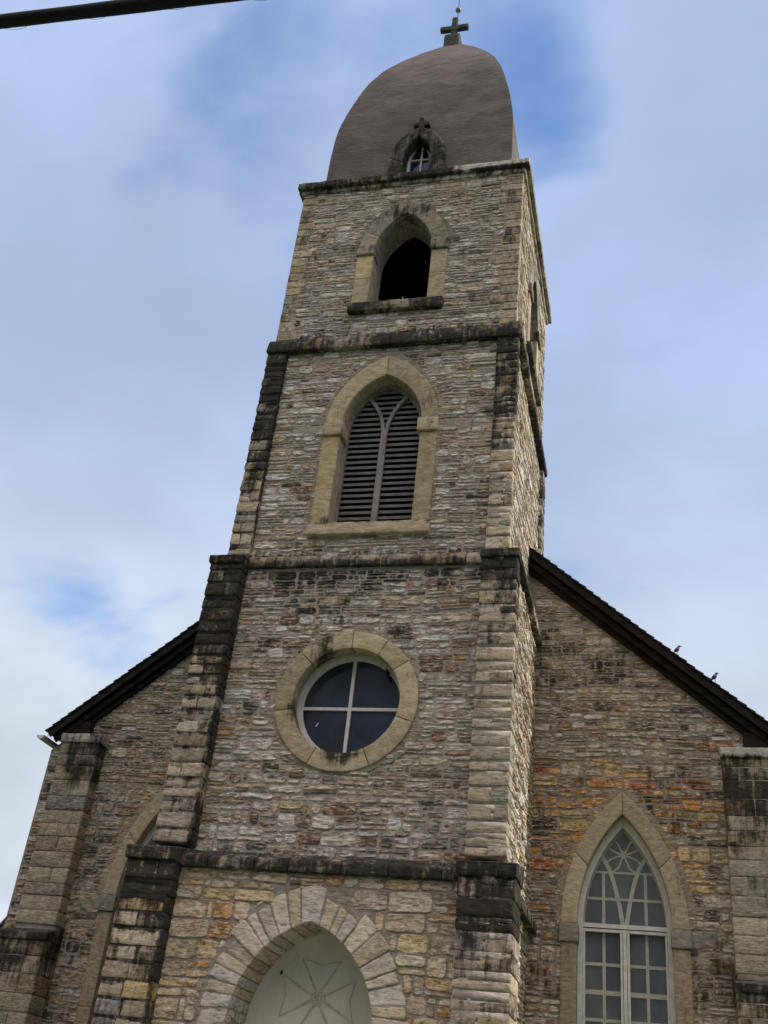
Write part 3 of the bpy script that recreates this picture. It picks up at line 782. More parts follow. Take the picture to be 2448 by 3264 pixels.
margin(mb, TF, [(-1.1, 13.16), (-1.62, 13.17), (-1.42, 13.36), (-1.30, 13.62), (-1.06, 14.14), (-0.66, 14.66), (-0.3, 14.96), (0.0, 15.0), (0.3, 14.96), (0.66, 14.66),
               (1.06, 14.14), (1.30, 13.62), (1.45, 13.36), (1.70, 13.17), (1.06, 13.16)]+[tuple(p) for p in arch(1.05, 13.16, 14.66, 9)[::-1]][1:-1]+[(-1.1, 13.16)], 0.026, rng, (0.30, 0.265, 0.20), 0.05)
margin(mb, TF, [(-1.2, 10.64), (-1.30, 10.64), (-1.31, 12.8), (-1.2, 12.8)], 0.02, rng, (0.30, 0.265, 0.20), 0.1)
margin(mb, TF, [(1.2, 10.64), (1.30, 10.64), (1.31, 12.8), (1.2, 12.8)], 0.02, rng, (0.30, 0.265, 0.20), 0.1)
sub(mb.build('render_margin', M_MOR), lw)
mb = MB(); rbox(mb, (-1.26, 1.26, -0.35, 0.14, 10.375, 10.64), TF, pick(rng, P_DRS), lambda p: 0.10+0.62*sm(p[:, 2], 10.52, 10.63)*1.0, amp=0.008, rnd=0.02, seed=4)
sub(mb.build('sill', M_DRS, smooth=True), lw)
mb = MB(); TL = FR(0.30)
bar(mb, TL, opening(0.83, 10.6, 13.12, 14.36), 0.09, -0.10, 0.0)
bar(mb, TL, [(0, 10.6), (0, 12.95)], 0.13, -0.04, 0.03)
for s in (-1, 1):
    cv = [(s*x, z) for x, z in ((0.02, 12.8), (0.03, 13.1), (0.07, 13.36), (0.15, 13.62), (0.27, 13.84), (0.42, 14.03))]
    bar(mb, TL, cv, 0.075, -0.038, 0.027+0.001*s)
sub(mb.build('frame', M_LFRAME), lw)
mb = MB()
hh = archhole(0.82, 10.5, 13.12, 14.33)
nsl = 26
for i in range(nsl):
    z = 10.68+i*(14.30-10.68)/nsl
    e = hh(z+0.04)
    if not e: continue
    a, b = e
    if b-a < 0.08: continue
    V = np.array([(a, -0.03, z), (b, -0.03, z), (b, -0.20, z+0.15), (a, -0.20, z+0.15), (a, -0.03, z+0.066), (b, -0.03, z+0.066), (b, -0.20, z+0.175), (a, -0.20, z+0.175)])
    mb.add(TL(V), [[0, 1, 2, 3], [4, 7, 6, 5], [0, 4, 5, 1], [2, 6, 7, 3], [0, 3, 7, 4], [1, 5, 6, 2]])
sub(mb.build('slats', M_LOUV), lw)
mb = MB(); panel(mb, FR(0.56), [tuple(p) for p in opening(0.95, 10.5, 13.12, 14.5)], [], 0.02, (0, 0, 0))  # dark sheet painted as the shade behind the slats
sub(mb.build('backing', M_BACK), lw)

# --- round window
mb = MB(); rng = np.random.default_rng(15)
th = np.linspace(0, 2*math.pi, 73)
ci = np.stack([1.0*np.sin(th), 6.93+1.0*np.cos(th)], 1); co_ = np.stack([1.335*np.sin(th), 6.93+1.335*np.cos(th)], 1)
def rst(p):
    an = np.arctan2(p[:, 0], p[:, 2]-6.93); r = np.hypot(p[:, 0], p[:, 2]-6.93)
    return 0.18+0.22*n3(p[:, 0]*2.4, p[:, 2]*2.4, 6.1)+0.62*sm(np.abs(an+0.55), 0.40, 0.1)+0.75*sm(np.abs(np.abs(an)-math.pi), 0.62, 0.15)*sm(r, 1.34, 1.05)+0.6*sm(np.abs(an+2.0), 0.8, 0.2)*sm(r, 1.25, 1.02)
ring(mb, T3, ci, co_, -0.22, 0.07, [0, .085, .155, .30, .43, .57, .72, .87, 1], rng, P_DRS, rst, jt=0.013)
rw = P(mb.build('round_window_surround', M_DRS, smooth=True))
mb = MB()
pts = []
for a in np.linspace(0, 2*math.pi, 60)[:-1]:
    r = 1.40+0.05*math.sin(3*a+1)+0.035*math.sin(7*a)+(0.12 if abs(a-math.pi*1.42) < 0.12 else 0)+(0.07 if abs(a-2.2) < 0.3 else 0)
    pts.append((r*math.sin(a), 6.93+r*math.cos(a)))
panel(mb, T3, pts, [[(1.2*math.sin(a), 6.93+1.2*math.cos(a)) for a in rd]], 0.04, (0.33, 0.29, 0.22), 0.08, d=0.024)
sub(mb.build('render_margin', M_MOR), rw)
mb = MB(); TG = FR(0.30)
c1 = np.stack([1.16*np.sin(th), 6.93+1.16*np.cos(th)], 1); c2 = np.stack([0.965*np.sin(th), 6.93+0.965*np.cos(th)], 1)
ring(mb, TG, c2, c1, -0.12, 0.02, [0, .5, 1], rng, [((0.6, 0.6, 0.57), 1)], 0.0, jt=0.0, amp=0.0, rnd=0.008)
c3 = np.stack([0.93*np.sin(th), 6.93+0.93*np.cos(th)], 1)
ring(mb, TG, c3, c2, -0.12, -0.035, [0, .5, 1], rng, [((0.6, 0.6, 0.57), 1)], 0.0, jt=0.0, amp=0.0, rnd=0.006)
bar(mb, TG, [(-0.03, 5.98), (-0.03, 7.88)], 0.062, -0.10, -0.03)
bar(mb, TG, [(-0.95, 6.90), (0.95, 6.90)], 0.058, -0.10, -0.032)
rf = sub(mb.build('frame', M_WHITE), rw)
mb = MB(); panel(mb, FR(0.38), [(0.99*math.sin(a), 6.93+0.99*math.cos(a)) for a in rd], [], 0.01, (0, 0, 0))
sub(mb.build('pane', M_GLASS), rw)
mb = MB(); TP = FR(0.373)
mb.add(TP(np.array([(-0.66, 0, 6.56), (-0.625, 0, 6.585), (-0.60, 0, 6.66), (-0.635, 0, 6.62), (-0.63, 0.004, 6.57), (-0.612, 0.004, 6.60)])), [[0, 1, 3], [1, 2, 3], [4, 5, 2]])
sub(mb.build('chip', M_WHITE), rw)
mb = MB(); mb.tube([(0.60, 0.28, 7.66), (0.625, 0.26, 7.61), (0.65, 0.265, 7.55), (0.665, 0.28, 7.48)], [0.014, 0.03, 0.034, 0.016], 8)
sub(mb.build('wasp_nest', M_NEST), rw)

# --- cornice
mb = MB(); rng = np.random.default_rng(8)
def crs(T, ua, ub, z0, z1, d0, d1, st, amp=0.014):
    u = ua
    while u < ub-1e-6:
        w = min(rng.uniform(0.7, 1.2), ub-u)
        if ub-u-w < 0.3: w = ub-u
        col = PALE[0] if (T is TF and u+w*0.5 > 1.0) else pick(rng, P_CRS); sv = rng.uniform(-.1, .1)
        rbox(mb, (u+0.003, u+w-0.003, d0, d1+rng.uniform(-.006, .006), z0, z1), T, col, lambda p: st(p)+sv, amp=amp, rnd=0.025, seed=rng.uniform(0, 99), res=0.05, freq=5)
        u += w
fst = lambda p: 0.98-0.72*sm(p[:, 0], 0.95, 1.4)*sm(p[:, 2], 20.5, 20.6)
crs(TF, -HB-0.17, HB+0.17, 20.50, 20.70, -0.6, 0.17, fst)
crs(TF, -HB-0.07, HB+0.07, 20.37, 20.505, -0.2, 0.075, lambda p: 0.72+0*p[:, 2])
crs(TR, -YC, YC+0.15, 20.50, 20.70, -0.6, 0.172, lambda p: 0.52+0*p[:, 2])
crs(TR, -YC, YC+0.05, 20.37, 20.505, -0.2, 0.08, lambda p: 0.40+0*p[:, 2])
crs(RT(-HB, YC), -YC, YC+0.15, 20.50, 20.70, -0.172, 0.6, lambda p: 0.8+0*p[:, 2])
crs(FR(DEP), -HB, HB, 20.50, 20.69, -0.16, 0.6, lambda p: 0.8+0*p[:, 2])
mb.box((-2.6, 2.6, 0.1, 5.3, 20.52, 20.66), col=(0.1, 0.1, 0.1))
P(mb.build('cornice', M_ASH, smooth=True))

# --- dome: square plan, four curved faces meeting at groins
prof = np.array([(20.55, 2.405), (21.3, 2.405), (22.0, 2.400), (22.6, 2.382), (23.2, 2.345), (23.8, 2.265), (24.4, 2.17), (25.0, 2.055), (25.4, 1.96), (25.9, 1.835), (26.3, 1.71),
                 (26.7, 1.57), (27.1, 1.41), (27.5, 1.235), (27.9, 1.04), (28.3, 0.845), (28.7, 0.63), (29.0, 0.475), (29.3, 0.31), (29.52, 0.19), (29.70, 0.09), (29.77, 0.0)])
# smooth curve through the profile
tt = np.linspace(0, 1, 140); ss = np.linspace(0, 1, len(prof))
def cat(Pp, t):
    x = t*(len(Pp)-1); i = np.clip(np.floor(x).astype(int), 0, len(Pp)-2); f = (x-i)[:, None]
    g = lambda k: Pp[np.clip(k, 0, len(Pp)-1)]
    p0, p1, p2, p3 = g(i-1), g(i), g(i+1), g(i+2)
    return 0.5*((2*p1)+(-p0+p2)*f+(2*p0-5*p1+4*p2-p3)*f**2+(-p0+3*p1-3*p2+p3)*f**3)
pr = cat(prof, tt)
pr[:, 1] += np.minimum(1, pr[:, 1]/0.5)*(n3(pr[:, 0]*0+3.3, pr[:, 0]*2.1, 1.7)*0.014+n3(pr[:, 0]*0+8.3, pr[:, 0]*6.0, 4.7)*0.006)
mb = MB(); NU = 60
d_hole = archhole(0.52, 20.4, 21.72, 22.45)
for face in range(4):
    s = np.linspace(-1, 1, NU)
    Wd, S = np.meshgrid(pr[:, 1], s, indexing='ij'); Zz = np.repeat(pr[:, 0], NU)
    x = (Wd*S).ravel(); y = Wd.ravel()
    wob = n3(x*0.9+face*7, Zz*1.1, 2.2)*0.018+n3(x*3.5, Zz*4+face, 5.5)*0.006
    edge = 1-np.abs(S.ravel())**8
    y = y+wob*edge
    ang = face*math.pi/2
    X = x*math.cos(ang)+y*math.sin(ang); Yy = -(y*math.cos(ang)-x*math.sin(ang))
    Pt = np.stack([X, YC+Yy, Zz], 1)
    idx = np.arange(len(Pt)).reshape(len(pr), NU)
    F = np.stack([idx[:-1, :-1], idx[:-1, 1:], idx[1:, 1:], idx[1:, :-1]], -1).reshape(-1, 4)
    if face == 0:
        cx = x[F].mean(1); cz_ = Zz[F].mean(1)
        keep = np.array([not ((lambda e: e and e[0] < a < e[1])(d_hole(b))) for a, b in zip(cx, cz_)])
        F = F[keep]
    mb.add(Pt, F)
dome = P(mb.build('dome', M_DOME, smooth=True))

# --- dormer window at the foot of the dome
TD = FR(0.17); rng = np.random.default_rng(33)
mb = MB()
din, dout = opening(0.335, 20.6, 21.72, 22.36), opening(0.72, 20.6, 21.68, 22.72)
ring(mb, TD, din, dout, -0.20, 0.03, [0, .22, .5, .78, 1], rng, [((0.11, 0.10, 0.085), 1)], 0.72, amp=0.012, rnd=0.03)
ring(mb, TD, opening(0.315, 20.6, 21.72, 22.34), opening(0.6, 20.6, 21.72, 22.6), -0.42, -0.20, [0, .5, 1], rng, [((0.10, 0.085, 0.07), 1)], 0.9, amp=0.004)
dw = P(mb.build('dormer_window_surround', M_DRS, smooth=True))
mb = MB(); TDP = FR(0.50)
ring(mb, TDP, opening(0.245, 20.6, 21.76, 22.42), opening(0.34, 20.6, 21.74, 22.56), -0.05, 0.04, [0, .5, 1], rng, [((0.6, 0.6, 0.57), 1)], 0, jt=0, amp=0, rnd=0.01)
bar(mb, TDP, [(0.035, 20.6), (0.035, 22.44)], 0.045, -0.04, 0.02)
bar(mb, TDP, [(-0.25, 21.86), (0.25, 21.86)], 0.04, -0.04, 0.018)
bar(mb, TDP, [(-0.25, 21.43), (0.25, 21.43)], 0.04, -0.04, 0.016)
sub(mb.build('frame', M_WHITE), dw)
mb = MB(); panel(mb, FR(0.535), [tuple(p) for p in opening(0.33, 20.6, 21.75, 22.5)], [], 0.01, (0, 0, 0))
sub(mb.build('pane', M_BLUE), dw)
mb = MB()
rbox(mb, (-0.075, 0.075, 0.22, 0.37, 22.60, 23.20), amp=0.012, rnd=0.025, seed=1); rbox(mb, (-0.215, 0.215, 0.235, 0.36, 22.90, 23.04), amp=0.012, rnd=0.025, seed=2)
sub(mb.build('small_cross', M_DARKST, smooth=True), dw)

# --- roof cross with lightning rod
mb = MB(); CXX = -0.06
rbox(mb, (CXX-0.095, CXX+0.095, YC-0.08, YC+0.08, 29.9, 31.10), amp=0.012, rnd=0.03, seed=1, res=0.05)
rbox(mb, (CXX-0.455, CXX+0.455, YC-0.072, YC+0.072, 30.49, 30.70), amp=0.012, rnd=0.03, seed=2, res=0.05)
cr = P(mb.build('roof_cross', M_COPPER, smooth=True))
mb = MB()
rbox(mb, (CXX-0.25, CXX+0.25, YC-0.25, YC+0.25, 29.40, 30.02), amp=0.015, rnd=0.05, seed=3, res=0.06)
sub(mb.build('base', M_COPPER, smooth=True), cr)
mb = MB(); mb.tube([(CXX+0.07, YC, 30.9), (CXX+0.06, YC, 31.6), (CXX+0.06, YC, 33.4)], 0.013, 6)
sub(mb.build('lightning_rod', M_ROD), cr)
mb = MB(); k = np.linspace(0, math.pi, 12)
mb.tube([(CXX+0.06, YC, 31.56-0.095*math.cos(a)) for a in k], [max(0.003, 0.095*math.sin(a)) for a in k], 14)
sub(mb.build('glass_ball', M_BALL, smooth=True), cr)

# --- nave walls
ZP, SL, HW = 14.30, 0.855, 8.0
TN = FR(YN)
gz = lambda x: 13.93-SL*abs(x)
mb = MB()
nh = {}
outer = [(-HW, GZ), (HW, GZ), (HW, gz(HW)), (0, gz(0)), (-HW, gz(HW))]
wins = [[(p[0]+xc, p[1]) for p in opening(0.86, 0.2, 4.04, 6.10)] for xc in (-4.72, 4.72)]
panel(mb, TN, outer, wins, 0.4, MORT_L, edge=False)
nav_h = archhole(1.12, 0.0, 4.0, 6.48)
def navpal(u, z):
    d = abs(abs(u)-4.72)
    q = 1.6-math.hypot((abs(u)-4.4)/1.75, (z-6.0)/1.45)+0.5*n3(np.array([u*1.6]), np.array([z*1.6]), 4.4)[0]
    q = max(q, 1.1-d/1.6-0.12*abs(z-4.5)) if z < 6 else q
    if z < 2.2 and abs(u) < 3.8: q = 0.6
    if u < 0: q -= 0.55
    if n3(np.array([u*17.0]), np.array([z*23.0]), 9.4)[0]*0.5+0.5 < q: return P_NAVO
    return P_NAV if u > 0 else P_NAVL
nst = lambda U, Z: 0.14+0.45*sm(n3(U*0.9, Z*1.3, 3.3), 0.0, 0.7)
for sx in (-1, 1):
    a, b = sorted((sx*2.9, sx*7.98))
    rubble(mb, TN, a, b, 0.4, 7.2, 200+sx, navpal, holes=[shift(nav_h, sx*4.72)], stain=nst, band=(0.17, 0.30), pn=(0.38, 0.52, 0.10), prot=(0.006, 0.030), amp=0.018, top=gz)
    rubble(mb, TN, a, b, 7.2, 11.6, 210+sx, P_NAV, stain=nst, band=(0.14, 0.24), prot=(0.006, 0.028), amp=0.018, top=gz, pn=(0.3, 0.58, 0.12))
panel(mb, RT(HW, YN+14), [(-14, GZ), (14, GZ), (14, 7.1), (-14, 7.1)], [], 0.2, MORT_L, edge=False)
panel(mb, RT(-HW, YN+14), [(-14, GZ), (14, GZ), (14, 7.1), (-14, 7.1)], [], 0.2, MORT_L, edge=False)
panel(mb, FR(YN+28), outer, [], 0.2, MORT_L, edge=False)
P(mb.build('nave_wall', [M_MOR, M_RUB]))

# --- nave roof
YV = 3.34
mb = MB()
nv = np.array((SL, 1.0))/math.hypot(SL, 1)       # unit normal of the right slope in (x, z)
ev = np.array((1.0, -SL))/math.hypot(SL, 1)      # down the slope
LEN = 8.06*math.hypot(SL, 1)
rng = np.random.default_rng(4)
for sx in (-1, 1):
    n = int(LEN/0.205)
    for i in range(n):
        s0 = LEN-(i+1)*0.205-0.09; s1 = LEN-i*0.205+0.02*rng.uniform(-1, 1)*0.4
        s0 = max(s0, 0.0)
        yv = YV-0.03+rng.uniform(-.012, .012)
        Q = []
        for s, t0, t1 in ((s0, -0.012, 0.006), (s1, 0.022, 0.046)):
            for t in (t0, t1):
                p = np.array((0, ZP))+ev*s+nv*t
                Q.append(p)
        V = [(sx*q[0], y, q[1]) for y in (yv, YN+28.4) for q in Q]
        mb.add(V, [[0, 1, 3, 2], [4, 6, 7, 5], [1, 5, 7, 3], [0, 2, 6, 4], [2, 3, 7, 6], [0, 4, 5, 1]])
roof = P(mb.build('nave_roof', M_SHING))
mb = MB()
for sx in (-1, 1):
    def slab(s0, s1, t0, t1, y0, y1):
        V = []
        for y in (y0, y1):
            for s in (s0, s1):
                for t in (t0, t1):
                    p = np.array((0, ZP))+ev*s+nv*t; V.append((sx*p[0], y, p[1]))
        mb.add(V, [[0, 1, 3, 2], [4, 6, 7, 5], [1, 5, 7, 3], [0, 2, 6, 4], [2, 3, 7, 6], [0, 4, 5, 1]])
    slab(0.3, LEN-0.02, -0.16, -0.02, YV, YV+0.045)            # bargeboard
    slab(0.3, LEN-0.06, -0.035, -0.015, YV+0.045, YN+28.3)        # deck / soffit boards
    slab(0.3, LEN-0.05, -0.30, -0.17, YV+0.10, YV+0.15)
    slab(0.3, LEN-0.30, -0.40, -0.10, YV+0.2, YN+0.02)          # frieze against the wall
    p = np.array((0, ZP))+ev*(LEN-0.55)
    mb.box((*sorted((sx*7.05, sx*7.52)), YV+0.12, YN+0.1, 7.44, 7.72))
sub(mb.build('bargeboard', M_DWOOD), roof)
for sx in (-1, 1):
    mb = MB(); V = []; n = 9
    ex, ez = sx*8.17, 7.33
    for y in (YV-0.02, YN+28):
        for rr in (0.095, 0.080):
            for i in range(n):
                a = math.pi+math.pi*i/(n-1); V.append((ex+rr*math.cos(a), y, ez+rr*math.sin(a)))
    F = []
    for i in range(n-1):
        F += [[i, i+1, 2*n+i+1, 2*n+i], [n+i, 3*n+i, 3*n+i+1, n+i+1], [i, n+i, n+i+1, i+1]]
    mb.add(V, F)
    mb.add([(ex+0.08*math.cos(math.pi+math.pi*i/(n-1)), YV+0.0, ez+0.08*math.sin(math.pi+math.pi*i/(n-1))) for i in range(n)], [list(range(n))])
    for y in np.arange(YV+0.12, YV+6, 0.9): mb.tube([(ex-sx*0.09, y, ez+0.01), (sx*8.02, y, ez+0.12)], 0.006, 5)
    sub(mb.build('gutter', M_ZINC, smooth=False), roof)

# --- corner buttresses of the nave front
def buttress(sx, seed, st_hi, st_lo):
    rng = np.random.default_rng(seed); mb = MB()
    x0, x1 = sorted((sx*6.62, sx*7.56))
    mb.box((x0+.02, x1-.02, 3.31, YN+0.1, GZ, 7.15), col=MORT_L, stain=0.3)
    xl0, xl1 = sorted((sx*6.58, sx*7.64))
    mb.box((xl0+.02, xl1-.02, 3.02, YN+0.1, GZ, 3.05), col=MORT_L, stain=0.3)
    for (a0, a1, yf, za, zb, st) in ((x0, x1, 3.288, 3.3, 7.2, st_hi), (xl0, xl1, 3.0, GZ, 2.98, st_lo)):
        z = za
        while z < zb-0.05:
            h = rng.uniform(0.22, 0.36)
            if zb-z-h < 0.15: h = zb-z
            xs = [a0, a1] if rng.random() < 0.45 else [a0, a0+(a1-a0)*rng.uniform(.3, .7), a1]
            for a, b in zip(xs[:-1], xs[1:]):
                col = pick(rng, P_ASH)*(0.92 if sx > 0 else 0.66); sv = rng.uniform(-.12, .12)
                for Pt, F in rbox_local((a+.006*(a != a0), b-.006*(b != a1), yf+rng.uniform(-.01, .01), YN+0.02, z+.006, z+h-.006), res=0.07, amp=0.009, rnd=0.02, seed=rng.uniform(0, 99)):
                    mb.add(Pt, F, col, st(Pt)+sv, 1)
            z += h
    o = P(mb.build('buttress', [M_MOR, M_ASH], smooth=True))
    for (a0, a1, yf, zt, ch) in ((x0-.03, x1+.03, 3.24, 7.16, 0.26), (xl0-.02, xl1+.02, 2.96, 2.96, 0.36)):
        m2 = MB(); k0 = 0.75 if (sx > 0 and zt > 5) else 0.95
        for Pt, F in rbox_local((a0, a1, yf, YN-0.0, zt, zt+ch), res=0.07, amp=0.008, rnd=0.025, seed=seed+zt):
            t = np.clip((Pt[:, 2]-zt-ch*.3)/(ch*.7), 0, 1); fr = np.clip((YN-Pt[:, 1])/(YN-yf), 0, 1)
            Pt[:, 2] -= t*fr*ch*(0.25 if zt > 5 else 0.6)
            stn = 0.10+0.7*sm(Pt[:, 2], zt+0.10, zt) if (sx > 0 and zt > 5) else 0.62+0*Pt[:, 2] if zt > 5 else 1.0+0*Pt[:, 2]
            m2.add(Pt, F, (0.50, 0.48, 0.43) if zt > 5 else (0.3, 0.28, 0.24), stn)
        sub(m2.build('cap_stone', M_ASH, smooth=True), o)
    return o
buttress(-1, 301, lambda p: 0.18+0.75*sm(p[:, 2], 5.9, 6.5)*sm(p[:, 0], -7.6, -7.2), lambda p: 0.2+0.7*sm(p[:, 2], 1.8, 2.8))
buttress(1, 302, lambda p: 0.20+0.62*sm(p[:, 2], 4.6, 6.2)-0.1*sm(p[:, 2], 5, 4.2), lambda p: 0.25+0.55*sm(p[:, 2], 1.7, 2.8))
# low buttress on the left flank of the nave
mb = MB()
V = [(-HW, 3.70), (-8.75, 3.70)]
for y in (3.70, 4.6): pass
mb.add([(x, y, z) for y in (3.70, 4.6) for x, z in ((-HW+.05, GZ), (-8.75, GZ), (-8.75, 2.45), (-HW+.05, 3.42))], [[0, 3, 2, 1], [4, 5, 6, 7], [1, 2, 6, 5], [2, 3, 7, 6]], (0.33, 0.28, 0.22), 0.15)
fb = P(mb.build('buttress', M_MOR))
mb = MB()
mb.add([(x, y, z) for y in (3.64, 4.66) for x, z in ((-HW+.03, 3.42), (-8.82, 2.36), (-8.82, 2.43), (-HW+.03, 3.50))], [[0, 3, 2, 1], [4, 5, 6, 7], [1, 2, 6, 5], [2, 3, 7, 6], [0, 1, 5, 4]], (0.12, 0.07, 0.045), 0.4)
sub(mb.build('cap_stone', M_ASH), fb)

# --- tall nave windows
def nave_window(xc, seed):
    T = FX(YN, xc); rng = np.random.default_rng(seed)
    mb = MB()
    ring(mb, T, arch(0.86, 4.02, 6.10), arch(1.16, 4.02, 6.53), -0.34, 0.05, [0, .235, .5, .765, 1], rng, P_DRS, lambda p: 0.16+0.2*n3(p[:, 0]*2.0, p[:, 2]*1.6, 3.1), jt=0.012)
    for s in (-1, 1):
        for z0, z1 in ((0.3, 1.9), (1.906, 3.69)):
            rbox(mb, (*sorted((s*0.86, s*1.16)), -0.34, 0.04, z0, z1), T, pick(rng, [((0.33, 0.255, 0.155), 1), ((0.29, 0.23, 0.15), 1)]), 0.25, amp=0.004, seed=rng.uniform(0, 9))
    o = P(mb.build('nave_window_surround', M_DRS, smooth=True))
    for s in (-1, 1):
        m2 = MB(); rbox(m2, (*sorted((s*0.83, s*1.19)), -0.3, 0.09, 3.695, 4.018), T, pick(rng, P_DRG)*0.8, 0.30, amp=0.006, rnd=0.02, seed=5+s)
        sub(m2.build('impost', M_DRS, smooth=True), o)
        m2 = MB(); rbox(m2, (*sorted((s*1.195, s*1.72)), -0.1, 0.02, 3.72, 4.0), T, pick(rng, P_DRG)*0.8, 0.35, amp=0.004, seed=8+s)
        sub(m2.build('impost_course', M_DRS, smooth=True), o)
    m2 = MB()
    A = arch(1.30, 4.03, 6.66, 16)
    margin(m2, T, [(-1.0, 4.03)]+[tuple(p) for p in A]+[(1.0, 4.03)]+[tuple(p) for p in arch(1.0, 4.03, 6.3, 10)[::-1]][1:-1]+[(-1.0, 4.03)], 0.022, rng, (0.31, 0.255, 0.165), 0.08)
    sub(m2.build('render_margin', M_MOR), o)
    m2 = MB(); rbox(m2, (-1.2, 1.2, -0.34, 0.12, 0.05, 0.3), T, pick(rng, P_DRS), 0.3, amp=0.006, seed=4)
    sub(m2.build('sill', M_DRS, smooth=True), o)
    # white outer frame: arched head, transom, two lights
    TG = FX(YN+0.26, xc); m2 = MB()
    W1 = [((0.6, 0.6, 0.57), 1)]
    ring(m2, TG, opening(0.765, 0.3, 4.03, 5.90), opening(0.875, 0.25, 4.03, 6.12), -0.06, 0.06, [0, .5, 1], rng, W1, 0, jt=0, amp=0, rnd=0.012)
    bar(m2, TG, [(-0.80, 4.055), (0.80, 4.055)], 0.075, -0.055, 0.055)
    bar(m2, TG, [(-0.78, 3.975), (0.78, 3.975)], 0.05, -0.055, 0.038)
    bar(m2, TG, [(0, 0.3), (0, 4.0)], 0.06, -0.055, 0.05)
    for s in (-1, 1):
        bar(m2, TG, [(s*0.062, 0.3), (s*0.062, 3.98)], 0.045, -0.054, 0.032)
        bar(m2, TG, [(s*0.742, 0.3), (s*0.742, 3.98)], 0.035, -0.054, 0.030)
    fr = sub(m2.build('frame', M_WHITE), o)
    # tracery behind the storm glazing
    TT = FX(YN+0.36, xc); m2 = MB()
    hN = archhole(0.80, 0.2, 4.03, 5.95)
    w = 0.055
    for z, wz in ((4.57, 0.045), (5.06, 0.038)):
        e = hN(z); bar(m2, TT, [(e[0], z), (e[1], z)], wz, -0.03, 0.012)
    for x in (-0.385, 0.395):
        bar(m2, TT, [(x, 4.05), (x, 5.06)], w, -0.03, 0.014)
        bar(m2, TT, [(x, 0.3), (x, 3.96)], w, -0.03, 0.014)
    for z in (0.8, 1.40, 2.0, 2.46, 2.92, 3.40):
        for s in (-1, 1): bar(m2, TT, [(s*0.08, z), (s*0.76, z)], w if abs(z-2.92) > .01 else 0.08, -0.03, 0.012)
    for s in (-1, 1):
        bar(m2, TT, [(s*x, z) for x, z in ((0.03, 4.08), (0.09, 4.45), (0.17, 4.80), (0.27, 5.12), (0.43, 5.39))], 0.078, -0.03, 0.018+0.001*s)
        bar(m2, TT, [(s*0.77, 0.3), (s*0.77, 3.95)], 0.05, -0.03, 0.010)
    cz0 = 5.40
    # a wheel of eight thin curved ribs round a hub
    for sx in (-1, 1):
        for n_, rib in enumerate((((.02, .03), (.058, .11), (.116, .22), (.20, .31)), ((.03, .015), (.116, .03), (.23, .085), (.33, .16)),
                                  ((.03, -.015), (.116, -.03), (.245, -.09), (.34, -.17)), ((.02, -.03), (.05, -.12), (.10, -.24), (.22, -.335)))):
            bar(m2, TT, [(sx*x, cz0+z) for x, z in rib], 0.032, -0.03, 0.014+0.0007*n_+0.0003*sx)
    bar(m2, TT, [(0.033*math.cos(a), cz0+0.033*math.sin(a)) for a in np.linspace(0, 2*math.pi, 13)], 0.066, -0.03, 0.02)
    bar(m2, TT, opening(0.77, 0.3, 4.03, 5.88), 0.05, -0.03, 0.010)
    sub(m2.build('tracery', M_CREAM), fr)
    m2 = MB(); panel(m2, FX(YN+0.40, xc), [tuple(p) for p in opening(0.9, 0.2, 4.03, 6.15)], [], 0.01, (0, 0, 0))
    sub(m2.build('pane', M_FROST), fr)
    m2 = MB(); panel(m2, FX(YN+0.31, xc), [tuple(p) for p in opening(0.80, 0.3, 4.03, 5.98)], [], 0.004, (0, 0, 0), edge=False)
    sub(m2.build('storm_glazing', M_FILM), fr)
    return o
nave_window(-4.72, 51)
nave_window(4.72, 52)

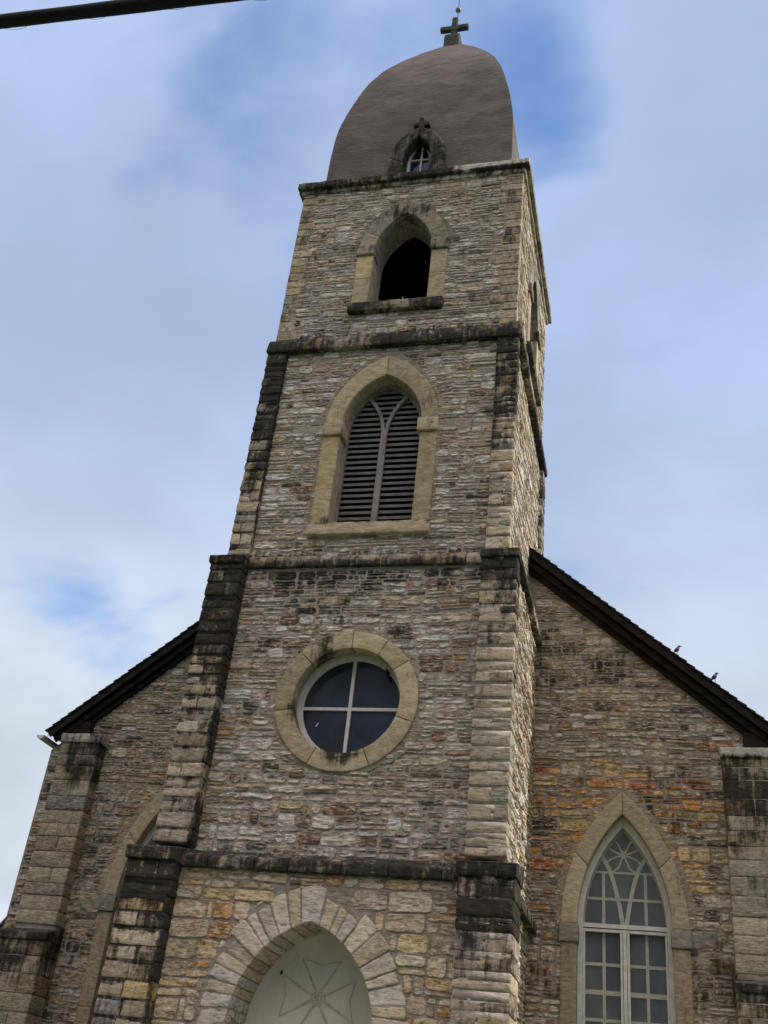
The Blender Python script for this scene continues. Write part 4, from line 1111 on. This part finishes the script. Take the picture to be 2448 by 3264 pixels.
# ------------------------------------------------------------------ birds on the roof edge
def bird(x, turn, label):
    zr = ZP-SL*x+0.055*math.hypot(SL, 1)
    root = tag(empty('bird', (x, YV+0.02, zr)), label, 'bird', 'small birds on the roof edge')
    # one continuous lofted body: tail, back, breast, neck, head, beak
    sp = [(-0.085, 0.022, 0.006, 0.003), (-0.062, 0.040, 0.013, 0.007), (-0.042, 0.058, 0.026, 0.022), (-0.020, 0.078, 0.036, 0.037), (0.004, 0.104, 0.036, 0.038),
          (0.020, 0.132, 0.026, 0.028), (0.026, 0.150, 0.021, 0.022), (0.036, 0.164, 0.023, 0.022), (0.052, 0.169, 0.019, 0.018), (0.066, 0.168, 0.010, 0.009), (0.076, 0.166, 0.005, 0.005), (0.100, 0.163, 0.001, 0.001)]
    mb = MB(); V = []; n = 12
    for i, (px, pz, ry, rz) in enumerate(sp):
        q0, q1 = sp[max(0, i-1)], sp[min(len(sp)-1, i+1)]
        t = np.array((q1[0]-q0[0], q1[1]-q0[1])); t /= np.linalg.norm(t)
        for j in range(n):
            a = 2*math.pi*j/n
            V.append((px-t[1]*rz*math.sin(a), ry*math.cos(a), pz+t[0]*rz*math.sin(a)))
    F = [[i*n+j, i*n+(j+1) % n, (i+1)*n+(j+1) % n, (i+1)*n+j] for i in range(len(sp)-1) for j in range(n)]
    F += [list(range(n))[::-1], [(len(sp)-1)*n+j for j in range(n)]]
    mb.add(V, F); bd = mb.build('body', M_BIRD, smooth=True); bd.parent = root
    for s in (-1, 1):
        mb = MB(); mb.tube([(0.0, s*0.014, 0.06), (0.012, s*0.015, 0.03), (0.004, s*0.016, 0.002)], 0.0028, 5)
        mb.tube([(0.004, s*0.016, 0.002), (0.022, s*0.018, 0.001)], 0.0025, 5)
        lg = mb.build('leg', M_BEAK); lg.parent = root
        mb = MB(); mb.tube([(-0.066, s*0.012, 0.042), (-0.042, s*0.028, 0.066), (-0.012, s*0.037, 0.098), (0.004, s*0.032, 0.118)], [0.003, 0.010, 0.013, 0.006], 6)
        wg = mb.build('wing', M_BEAK, smooth=True); wg.parent = root
    root.rotation_euler = (0, 0, turn); root.scale = (1.1, 1.1, 1.1)
    return root
bird(5.885, 0.25, 'small dark bird perched higher up the right roof edge, nearer the tower')
bird(6.585, 0.10, 'small bird perched lower on the right roof edge, nearer the eaves')

# ------------------------------------------------------------------ overhead cable
cb = tag(empty('overhead_cable', (2.9, -14.71, 4.651)), 'thick black overhead cable wrapped with loose lashing wire, crossing the sky', 'cable')
mb = MB(); rng = np.random.default_rng(2)
xs = np.linspace(-30, 30, 400)
sag = lambda x: 0.00035*x*x
cen = lambda x: np.array((x, 0.041*x, sag(x)))
mb.tube([cen(x) for x in xs], [0.0335+0.0008*math.sin(i*1.7)+0.0006*math.sin(i*0.6) for i in range(len(xs))], 14)
o = mb.build('cable_sheath', M_CABLE, smooth=True); o.parent = cb
mb = MB(); pts = []
for x in np.arange(-8, 8, 0.012):
    a = x*2*math.pi/0.42
    r = 0.035+0.012*max(0, math.sin(a*1.0+0.8))+0.004*math.sin(x*9)
    pts.append(cen(x)+np.array((0, r*math.cos(a), r*math.sin(a))))
mb.tube(pts, 0.0011, 4)
o = mb.build('lashing_wire', M_WIRE); o.parent = cb
